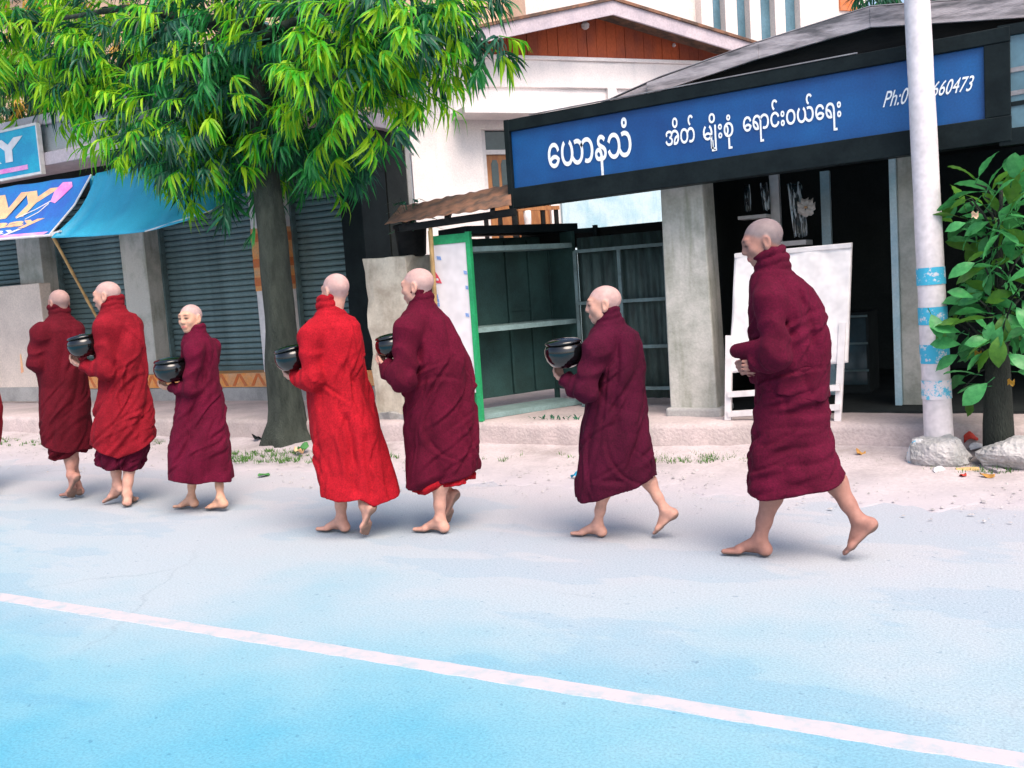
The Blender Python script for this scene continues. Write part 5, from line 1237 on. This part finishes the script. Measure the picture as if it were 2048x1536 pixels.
    # ---- body: one continuous surface
    hx, hy, yaw, pit, hs_ = sp['head']; hc = P(hx, hy, sp.get('cd', 0.)); ya = math.radians(yaw)
    hf = np.array([fw[0] * math.cos(ya) - fw[1] * math.sin(ya), fw[0] * math.sin(ya) + fw[1] * math.cos(ya), 0]); pa2 = math.radians(pit)
    hy_ = hf * math.cos(pa2) - up * math.sin(pa2); hz2 = up * math.cos(pa2) + hf * math.sin(pa2); hx_ = np.cross(hy_, hz2); HR = np.stack([hx_, hy_, hz2], 1)
    def h(x, y, z): return hc + HR @ (np.array([x, y, z]) * hs_)
    allp = [hc] + [q[0] for q in feet] + [q[0] + q[1] * .26 for q in feet] + [Wr, W2]
    lo = np.min(allp, 0) - .17; hi = np.max(allp, 0) + .17; lo[2] = -.012; bd = Field(lo, hi, .0058)
    chest = np.array([cz(.76 * Ht), 0, .74 * Ht]); neck0 = np.array([cc[0], cc[1], cc[2] - .03])
    bd.cap(hipc, chest, .085 * sc, .085 * sc, .03)
    def neck_arm():
        bd.cap(neck0 - up * .08, h(0, -.025, -.03), .046 * sc, .048 * hs_, .03)
        for (S_, E_, W_2) in ((Sh, El, Wr), (S2, E2, W2)):
            bd.cap(chest, S_ - up * .03, .03 * sc, .03 * sc, .02); bd.cap(S_ - up * .03, E_, .03 * sc, .03 * sc, .02); bd.cap(E_, W_2, .032 * sc, .023 * sc, .02)
    for fi, (Hh, f_, u_, s2, ft) in enumerate(feet):
        q = lambda a, b, c: Hh + (f_ * a + u_ * b + s2 * c) * sc
        sd_ = ft['side']; An = q(.052, .085, 0)
        bd.ell(q(.028, .027, 0), np.array([.030, .034, .029]) * sc, .02); bd.cap(q(.030, .03, 0), An, .030 * sc, .031 * sc, .025)
        bd.cap(q(.075, .062, -.004 * sd_), q(.165, .022, -.010 * sd_), .031 * sc, .020 * sc, .025); bd.cap(q(.05, .02, .012 * sd_), q(.17, .016, .028 * sd_), .019 * sc, .016 * sc, .02)
        bd.cap(q(.155, .019, -.028 * sd_), q(.16, .016, .030 * sd_), .018 * sc, .015 * sc, .018)
        for t in range(5):
            b0 = q(.165 - .006 * t, .014, (-.031 + .0155 * t) * sd_); e0 = q(.232 - (.002, .003, .009, .018, .030)[t], .011, (-.034 + .0165 * t) * sd_); rt = (.0135, .0105, .010, .0095, .009)[t] * sc
            bd.cap(b0, e0, rt * 1.05, rt, .006)
        An, kn, hp = legs[fi]
        bd.cap(hp, kn, .075 * sc, .052 * sc, .03); bk = np.cross(lf, kn - An); bk = -fw
        m1_ = An + (kn - An) * .62 + bk * .016 * sc; m0_ = An + (kn - An) * .25 + bk * .004
        lw = sp.get('calf', 1.0) * sc
        bd.cap(An, m0_, .0315 * lw, .034 * lw, .02); bd.cap(m0_, m1_, .034 * lw, .050 * lw, .025); bd.cap(m1_, kn, .050 * lw, .050 * lw, .03)
        for e in (-1, 1): bd.ell(An + s2 * .026 * e * sc + u_ * (-.004), np.array([.014, .014, .014]) * sc, .014)
    X, Y, Z = bd.ax[0][:, None, None], bd.ax[1][None, :, None], bd.ax[2][None, None, :]
    hr, hz = zip(*sorted((tuple(P(x, y, -.10)[[0, 2]]) for x, y in lowhem))); zh = np.interp(X, hr, hz)
    a, b, c, dcc, ne = shape(Z, -.05); a = np.maximum(a, .03); b = np.maximum(b - .05, .03); x, y = X - c, Y - dcc; rho = (np.abs(x / a) ** ne + np.abs(y / b) ** ne) ** (1 / ne); g = (rho - 1) * np.minimum(a, b)
    t = np.clip((Z - zh) / .06, 0, 1); g = g - (1 - t) * .06; bd.F = np.maximum(bd.F, np.where(Z > zh + .004, g, -1)).astype('f4')
    neck_arm()
    # hands: palm, four fingers and a thumb closed on what they carry
    for (E_, W_2, sd_) in ((El, Wr, 1), (E2, W2, -1)):
        hd = W_2 - E_; hd /= np.linalg.norm(hd); tgt = (Bc - W_2); nr = tgt - hd * (tgt @ hd); nr = nr / (np.linalg.norm(nr) + 1e-6); si = np.cross(hd, nr)
        q = lambda a, b, c: W_2 + (hd * a + nr * b + si * c) * sc
        bd.cap(q(-.01, 0, 0), q(.03, 0, 0), .024 * sc, .024 * sc, .02); bd.cap(q(.03, .0, -.022), q(.075, .0, -.024), .015 * sc, .013 * sc, .015); bd.cap(q(.03, 0, .018), q(.075, .0, .022), .015 * sc, .013 * sc, .015); bd.cap(q(.03, 0, 0), q(.08, 0, 0), .017 * sc, .014 * sc, .015)
        for t in range(4):
            cx2 = -.027 + .018 * t; ln = (.068, .078, .074, .058)[t]; p0 = q(.078, 0, cx2); p1 = q(.078 + ln * .42, .012, cx2 * 1.05); p2 = q(.078 + ln * .62, .036, cx2 * 1.05); p3 = q(.078 + ln * .66, .058, cx2)
            bd.cap(p0, p1, .0098 * sc, .0092 * sc, .006); bd.cap(p1, p2, .0092 * sc, .0085 * sc, .006); bd.cap(p2, p3, .0085 * sc, .0075 * sc, .006)
        th_ = -sd_; bd.cap(q(.022, .004, .022 * th_), q(.052, .016, .044 * th_), .013 * sc, .0115 * sc, .01); bd.cap(q(.052, .016, .044 * th_), q(.082, .034, .046 * th_), .0110 * sc, .0095 * sc, .006)
    # head
    e_ = lambda c, r, k=.02, sub=False: bd.ell(h(*c), np.array(r) * hs_, k, HR, sub)
    c_ = lambda a, b, ra, rb, k=.012: bd.cap(h(*a), h(*b), ra * hs_, rb * hs_, k)
    e_((0, -.014, .030), (.074, .094, .080), .02); e_((0, .030, -.028), (.057, .058, .078), .035); e_((0, .058, -.090), (.024, .020, .018), .03)
    for s2 in (-1, 1):
        e_((.040 * s2, .016, -.062), (.020, .028, .022), .03); e_((.038 * s2, .060, -.022), (.022, .020, .022), .025)
        e_((.031 * s2, .098, .008), (.020, .018, .013), .016, True); e_((.031 * s2, .077, .006), (.014, .012, .0105), .006)
        e_((.077 * s2, -.008, -.004), (.010, .021, .034), .008); e_((.083 * s2, -.002, -.002), (.005, .012, .020), .006, True); e_((.073 * s2, .0, -.034), (.008, .011, .012), .008)
        c_((.012 * s2, .092, -.030), (.013 * s2, .090, -.031), .0095, .009, .008)
    c_((-.036, .080, .026), (.036, .080, .026), .012, .012, .022); c_((0, .086, .014), (0, .100, -.024), .0085, .0115, .014)
    c_((-.020, .084, -.057), (.020, .084, -.057), .0075, .0075, .008); c_((-.017, .084, -.068), (.017, .084, -.068), .008, .008, .008)
    V, Q = bd.skin(); V = relax(V, Q, 1, .3)
    # colours of skin, cropped hair, brows, lips, soles
    loc_h = (V - hc) @ HR / hs_; sk = np.array(sp['skin']); C_ = np.tile(sk, (len(V), 1)); nearh = np.linalg.norm(V - hc, axis=1) < .2
    def blend(mask, col, a=1.0):
        m_ = (np.clip(mask, 0, 1) * nearh * a)[:, None]; C_[:] = C_ * (1 - m_) + np.array(col) * m_
    q_ = loc_h[:, 2] - loc_h[:, 1] * .75; ear = np.exp(-((np.abs(loc_h[:, 0]) - .08) / .012) ** 2 - ((loc_h[:, 2] + .005) / .04) ** 2 - ((loc_h[:, 1] + .006) / .026) ** 2)
    blend((q_ + .004) / .022 * (1 - np.clip(ear * 1.6, 0, 1)), sp['hair'], .92)
    gs = lambda c, r: np.exp(-(((np.abs(loc_h[:, 0]) - c[0]) / r[0]) ** 2 + ((loc_h[:, 1] - c[1]) / r[1]) ** 2 + ((loc_h[:, 2] - c[2]) / r[2]) ** 2))
    blend(gs((.031, .092, .028), (.020, .03, .006)) * 1.5, (.05, .03, .03), .8); blend(gs((.031, .09, .004), (.015, .02, .006)) * 1.6, (.03, .02, .02), .9); blend(gs((0, .09, -.062), (.022, .02, .009)) * 1.4, (.45, .08, .09), .8)
    for (Hh, f_, u_, s2, ft) in feet:
        w3 = (V - Hh); zl = w3 @ u_; xl = w3 @ f_; m_ = np.clip((.012 - zl) / .008, 0, 1) * (np.abs(xl - .12) < .16) * (np.abs(w3 @ s2) < .08); C_ = C_ * (1 - .75 * m_[:, None]) + np.array((.10, .075, .06)) * .75 * m_[:, None]
    o = bpy.data.objects.new('body', fast_mesh('body', V, Q, M['skin'], C_)); COL.objects.link(o); o.parent = root
    # ---- the bowl it carries
    if bw:
        Wp = Matrix.Translation(Vector(base)) @ Matrix.Rotation(math.atan2(rv[1], rv[0]), 4, 'Z'); rb = bw[2] / (FPX / dist) * .98; h_ = rb * 1.0
        bo = bpy.data.objects.new('alms_bowl', None); COL.objects.link(bo); bo.location = Wp @ Vector(Bc + np.array([0, 0, -h_ * .75])); bo.rotation_euler = (math.radians(bw[4]), math.radians(bw[5]), 0); bo.empty_display_size = .05
        tag(bo, sp['bowl_label'], 'bowl', 'alms bowls carried by the walkers')
        prof = [(rb * .42, 0), (rb * .72, h_ * .14), (rb * .93, h_ * .42), (rb, h_ * .74), (rb * .97, h_ * .98), (rb * .86, h_ * 1.16), (rb * .80, h_ * 1.18), (rb * .78, h_ * 1.14)]
        x = MB().lathe(prof, 40).build('bowl', 'lacquer', None, smooth=True); x.parent = bo
        x = MB().lathe([(rb * .80, h_ * 1.185), (rb * .90, h_ * 1.19), (rb * .92, h_ * 1.26), (rb * .86, h_ * 1.33), (rb * .55, h_ * 1.43), (rb * .2, h_ * 1.47), (.002, h_ * 1.48)], 40).build('lid', 'lacquer', None, smooth=True); x.parent = bo
    return root

RED_D, RED_B, MAG, RED_H, MAR, PUR, WINE = [robe_mat(n, c) for n, c in (('dark_red_robe', (.105, .0045, .012)), ('crimson_robe', (.225, .007, .016)), ('magenta_maroon_robe', (.105, .0032, .021)), ('bright_red_robe', (.36, .007, .016)), ('maroon_robe', (.095, .003, .018)), ('purple_maroon_robe', (.062, .0028, .018)), ('wine_robe', (.090, .003, .020)))]
SK1, SK2, SK3 = (.56, .305, .235), (.42, .215, .17), (.60, .34, .235)
H1, H2 = (.40, .30, .30), (.24, .22, .24)
PEOPLE = [
 dict(seed=1, H=1.62, label='barefoot shaven walker in dark red robe seen from behind, leftmost complete figure', base=(140, 1000), skin=SK2, hair=(.34, .22, .20), robe_mat=RED_D,
  prof=[(640, 97, 145), (645, 86, 154), (660, 70, 168), (700, 66, 172), (740, 72, 174), (770, 78, 176), (800, 77, 181), (860, 81, 183), (895, 87, 182), (930, 95, 175)], hem=[(84, 893), (110, 905), (150, 903), (184, 898)],
  fold=dict(ang=(60, 20), vert=.016, diag=.012, dt=-2, dz=9), skirt=dict(hem=[(95, 922), (112, 924), (140, 914), (155, 906), (180, 906)], top=(120, 850), mat=RED_D, grow=-.040, fold=dict(vert=.016)),
  arm=[(82, 665, -.10), (72, 725, -.08), (95, 728, .16)], head=(118, 606, -5, 4, .93), collar=(120, 634, 48, .10, 3), feet=[dict(toe=(140, 1001), side=-1, pitch=52), dict(toe=(128, 994), side=1, pitch=5)]),
 dict(seed=2, H=1.66, label='barefoot shaven walker in crimson robe over darker under-robe, beside the dark red one', base=(245, 1008), skin=SK1, hair=(.43, .29, .27), robe_mat=RED_B,
  prof=[(625, 200, 252), (630, 193, 272), (650, 184, 285), (700, 186, 293), (740, 196, 295), (780, 197, 297), (800, 192, 301), (860, 184, 310), (900, 183, 308), (945, 188, 288)], hem=[(178, 893), (236, 916), (270, 900), (314, 875)],
  fold=dict(ang=(42, 16), vert=.018, diag=.018, dt=-2.4, dz=11, crease=[([(207, 660), (216, 700), (212, 745)], .022, .02), ([(230, 905), (270, 860), (296, 800)], .03, .02)]), skirt=dict(hem=[(186, 934), (225, 940), (281, 940)], top=(240, 885), mat=WINE, grow=-.042, fold=dict(vert=.02), label='darker maroon under-robe'),
  arm=[(208, 655, -.12), (210, 742, -.15), (172, 732, -.04)], bowl=(170, 690, 29, -.06, 4, -6), bowl_label='black alms bowl held by the walker in the crimson robe at the left', head=(214, 592, 30, 2, .97), collar=(227, 620, 54, .14, 3), feet=[dict(toe=(215, 1008), side=1, pitch=24), dict(toe=(266, 1003), side=-1, pitch=0, yaw=-50)]),
 dict(seed=3, H=1.46, label='boy in magenta maroon robe turning his face to the camera', base=(405, 1018), skin=SK3, hair=(.44, .31, .30), robe_mat=MAG,
  prof=[(676, 372, 412), (680, 367, 419), (700, 365, 432), (740, 365, 435), (780, 354, 444), (820, 349, 449), (860, 342, 454), (900, 337, 460), (962, 337, 466)], hem=[(333, 960), (400, 962), (470, 958)],
  fold=dict(ang=(48, 16), vert=.020, diag=.016, dt=-2, dz=12, crease=[([(410, 690), (412, 730), (405, 770)], .016, .018), ([(346, 930), (380, 880), (420, 830)], .03, .014)]),
  arm=[(388, 700, -.11), (380, 778, -.14), (346, 776, -.03)], bowl=(343, 738, 32, -.05, 4, 0), bowl_label='black alms bowl held by the boy who looks at the camera', slv=.85, head=(381, 637, 98, 0, .90), collar=(391, 668, 46, .26, 2), feet=[dict(toe=(354, 1017), side=1, pitch=4), dict(toe=(412, 1020), side=-1, pitch=6)], calf=.85),
 dict(seed=4, H=1.58, label='walker in bright red robe with a swinging hem in front of the tree trunk', base=(685, 1066), skin=SK1, hair=(.48, .31, .29), robe_mat=RED_H,
  prof=[(630, 635, 690), (637, 618, 709), (652, 604, 720), (680, 600, 726), (720, 603, 729), (760, 612, 734), (800, 615, 747), (860, 623, 761), (920, 635, 775), (960, 642, 787), (1000, 648, 797)], hem=[(645, 990), (676, 995), (716, 986), (730, 994), (745, 1003), (798, 984)],
  fold=dict(ang=(84, 16), vert=.022, diag=.012, dt=2.0, dz=8, crease=[([(690, 820), (700, 880), (712, 985)], .020, .028), ([(640, 690), (642, 740), (636, 790)], .018, .016), ([(728, 860), (735, 920), (742, 990)], .02, .02)]),
  arm=[(622, 670, -.12), (622, 760, -.15), (597, 756, -.04)], bowl=(588, 714, 34, -.03, 6, -8), bowl_label='black alms bowl held by the walker in the bright red robe', head=(671, 582, -14, 2, .95), collar=(661, 622, 54, .08, 3), feet=[dict(toe=(640, 1062), side=1, pitch=0), dict(toe=(728, 1077), side=-1, pitch=58, yaw=-8)]),
 dict(seed=5, H=1.59, label='walker in broad maroon robe with bright red under-robe showing at the hem', base=(872, 1064), skin=SK1, hair=(.45, .30, .28), robe_mat=MAR,
  prof=[(616, 820, 868), (622, 808, 878), (640, 796, 898), (680, 792, 920), (720, 796, 937), (780, 807, 945), (830, 811, 949), (900, 814, 955), (945, 816, 957), (995, 818, 950)], hem=[(814, 983), (860, 975), (906, 960), (958, 945)], dc=.02,
  fold=dict(ang=(48, 18), vert=.020, diag=.018, dt=-2.4, dz=10, crease=[([(830, 640), (838, 700), (825, 770)], .02, .016)]), skirt=dict(hem=[(812, 993), (850, 988), (909, 968), (950, 965)], top=(860, 930), mat=RED_H, grow=-.036, fold=dict(vert=.02), label='bright red under-robe'),
  arm=[(815, 660, -.13), (806, 757, -.18), (778, 738, -.08)], bowl=(786, 690, 33, -.03, 4, -6), bowl_label='black alms bowl half hidden by the arm of the walker in the broad maroon robe', slv=1.15, drape=[((790, 750, -.17), (812, 765, -.12), .05)], head=(835, 573, 12, 2, .96), collar=(844, 610, 54, .18, 3), feet=[dict(toe=(833, 1063), side=1, pitch=0), dict(toe=(893, 1052), side=-1, pitch=60, yaw=0)]),
 dict(seed=6, H=1.42, label='boy in purple maroon robe carrying a large black bowl, second from right', base=(1245, 1074), skin=SK1, hair=(.47, .31, .29), robe_mat=PUR,
  prof=[(650, 1194, 1247), (656, 1184, 1258), (668, 1178, 1276), (690, 1176, 1283), (740, 1174, 1290), (790, 1176, 1289), (850, 1165, 1295), (900, 1159, 1303), (950, 1156, 1308), (1003, 1160, 1308)], hem=[(1160, 1003), (1196, 998), (1247, 977), (1310, 953)],
  fold=dict(ang=(52, 26), vert=.018, diag=.020, dt=-2.2, dz=9, horiz=.006, crease=[([(1232, 660), (1236, 720), (1232, 770)], .014, .018), ([(1196, 690), (1200, 740), (1192, 790)], .02, .022)]),
  arm=[(1192, 695, -.12), (1172, 780, -.17), (1136, 762, -.04)], bowl=(1131, 704, 41, -.05, 4, -2), bowl_label='large shiny black alms bowl held by the boy in purple maroon', slv=1.12, drape=[((1146, 782, -.12), (1172, 784, -.10), .035)], head=(1207, 609, 26, 2, .93), collar=(1220, 648, 56, .18, 3), feet=[dict(toe=(1146, 1071), side=1, pitch=0), dict(toe=(1306, 1076), side=-1, pitch=40)], calf=.9),
 dict(seed=7, H=1.68, label='tall older walker with grey cropped hair in wine robe, rightmost and nearest, holding no bowl', base=(1600, 1112), skin=(.34, .17, .135), hair=(.19, .155, .16), robe_mat=WINE,
  prof=[(550, 1510, 1582), (560, 1506, 1600), (580, 1504, 1622), (620, 1502, 1642), (680, 1503, 1655), (740, 1508, 1655), (790, 1513, 1656), (840, 1509, 1658), (900, 1501, 1668), (950, 1498, 1688), (992, 1498, 1697)], hem=[(1500, 770), (1540, 780), (1600, 797), (1660, 800)], grow=.012,
  fold=dict(ang=(38, 18), vert=.010, diag=.022, dt=-2.6, dz=8, crease=[([(1562, 585), (1566, 650), (1550, 740)], .022, .026), ([(1585, 560), (1612, 620), (1630, 700)], .02, .016)]),
  skirt=dict(hem=[(1498, 991), (1588, 986), (1658, 970), (1700, 953)], top=(1580, 730), mat=WINE, grow=0., fold=dict(ang=(20, 16), n=46, dep=.95, pv=.05, vert=.006, diag=.008, dt=-1.4, dz=22, horiz=.009)),
  arm=[(1540, 600, -.14), (1552, 712, -.22), (1506, 728, -.12)], slv=.96, drape=[((1540, 690, -.2), (1474, 702, -.12), .040)], head=(1525, 484, 24, 14, 1.0), collar=(1545, 541, 76, .22, 3), feet=[dict(toe=(1448, 1108), side=1, pitch=0), dict(toe=(1688, 1120), side=-1, pitch=46)], calf=1.05),
 dict(seed=8, H=1.64, label='walker cut off by the left edge, only a sliver of red robe in view', base=(-62, 985), skin=SK2, hair=H1, robe_mat=RED_B,
  prof=[(640, -90, -45), (660, -120, -22), (700, -125, -14), (780, -118, -6), (820, -118, 5), (850, -116, 5), (900, -112, -4)], hem=[(-125, 895), (10, 890)], fold=dict(ang=(60, 20)),
  arm=[(-105, 665, -.10), (-115, 735, -.12), (-140, 715, .02)], bowl=(-138, 690, 27, .04, 4, 0), bowl_label='black alms bowl of the walker beyond the left edge', head=(-75, 606, 0, 2, .95), collar=(-68, 632, 48, .1, 3), feet=[dict(toe=(-90, 985), side=1), dict(toe=(-40, 992), side=-1, pitch=30)]),
]
for sp_ in PEOPLE: make_person(sp_)
for o in bpy.data.objects:
    if '_world' in o: del o['_world']
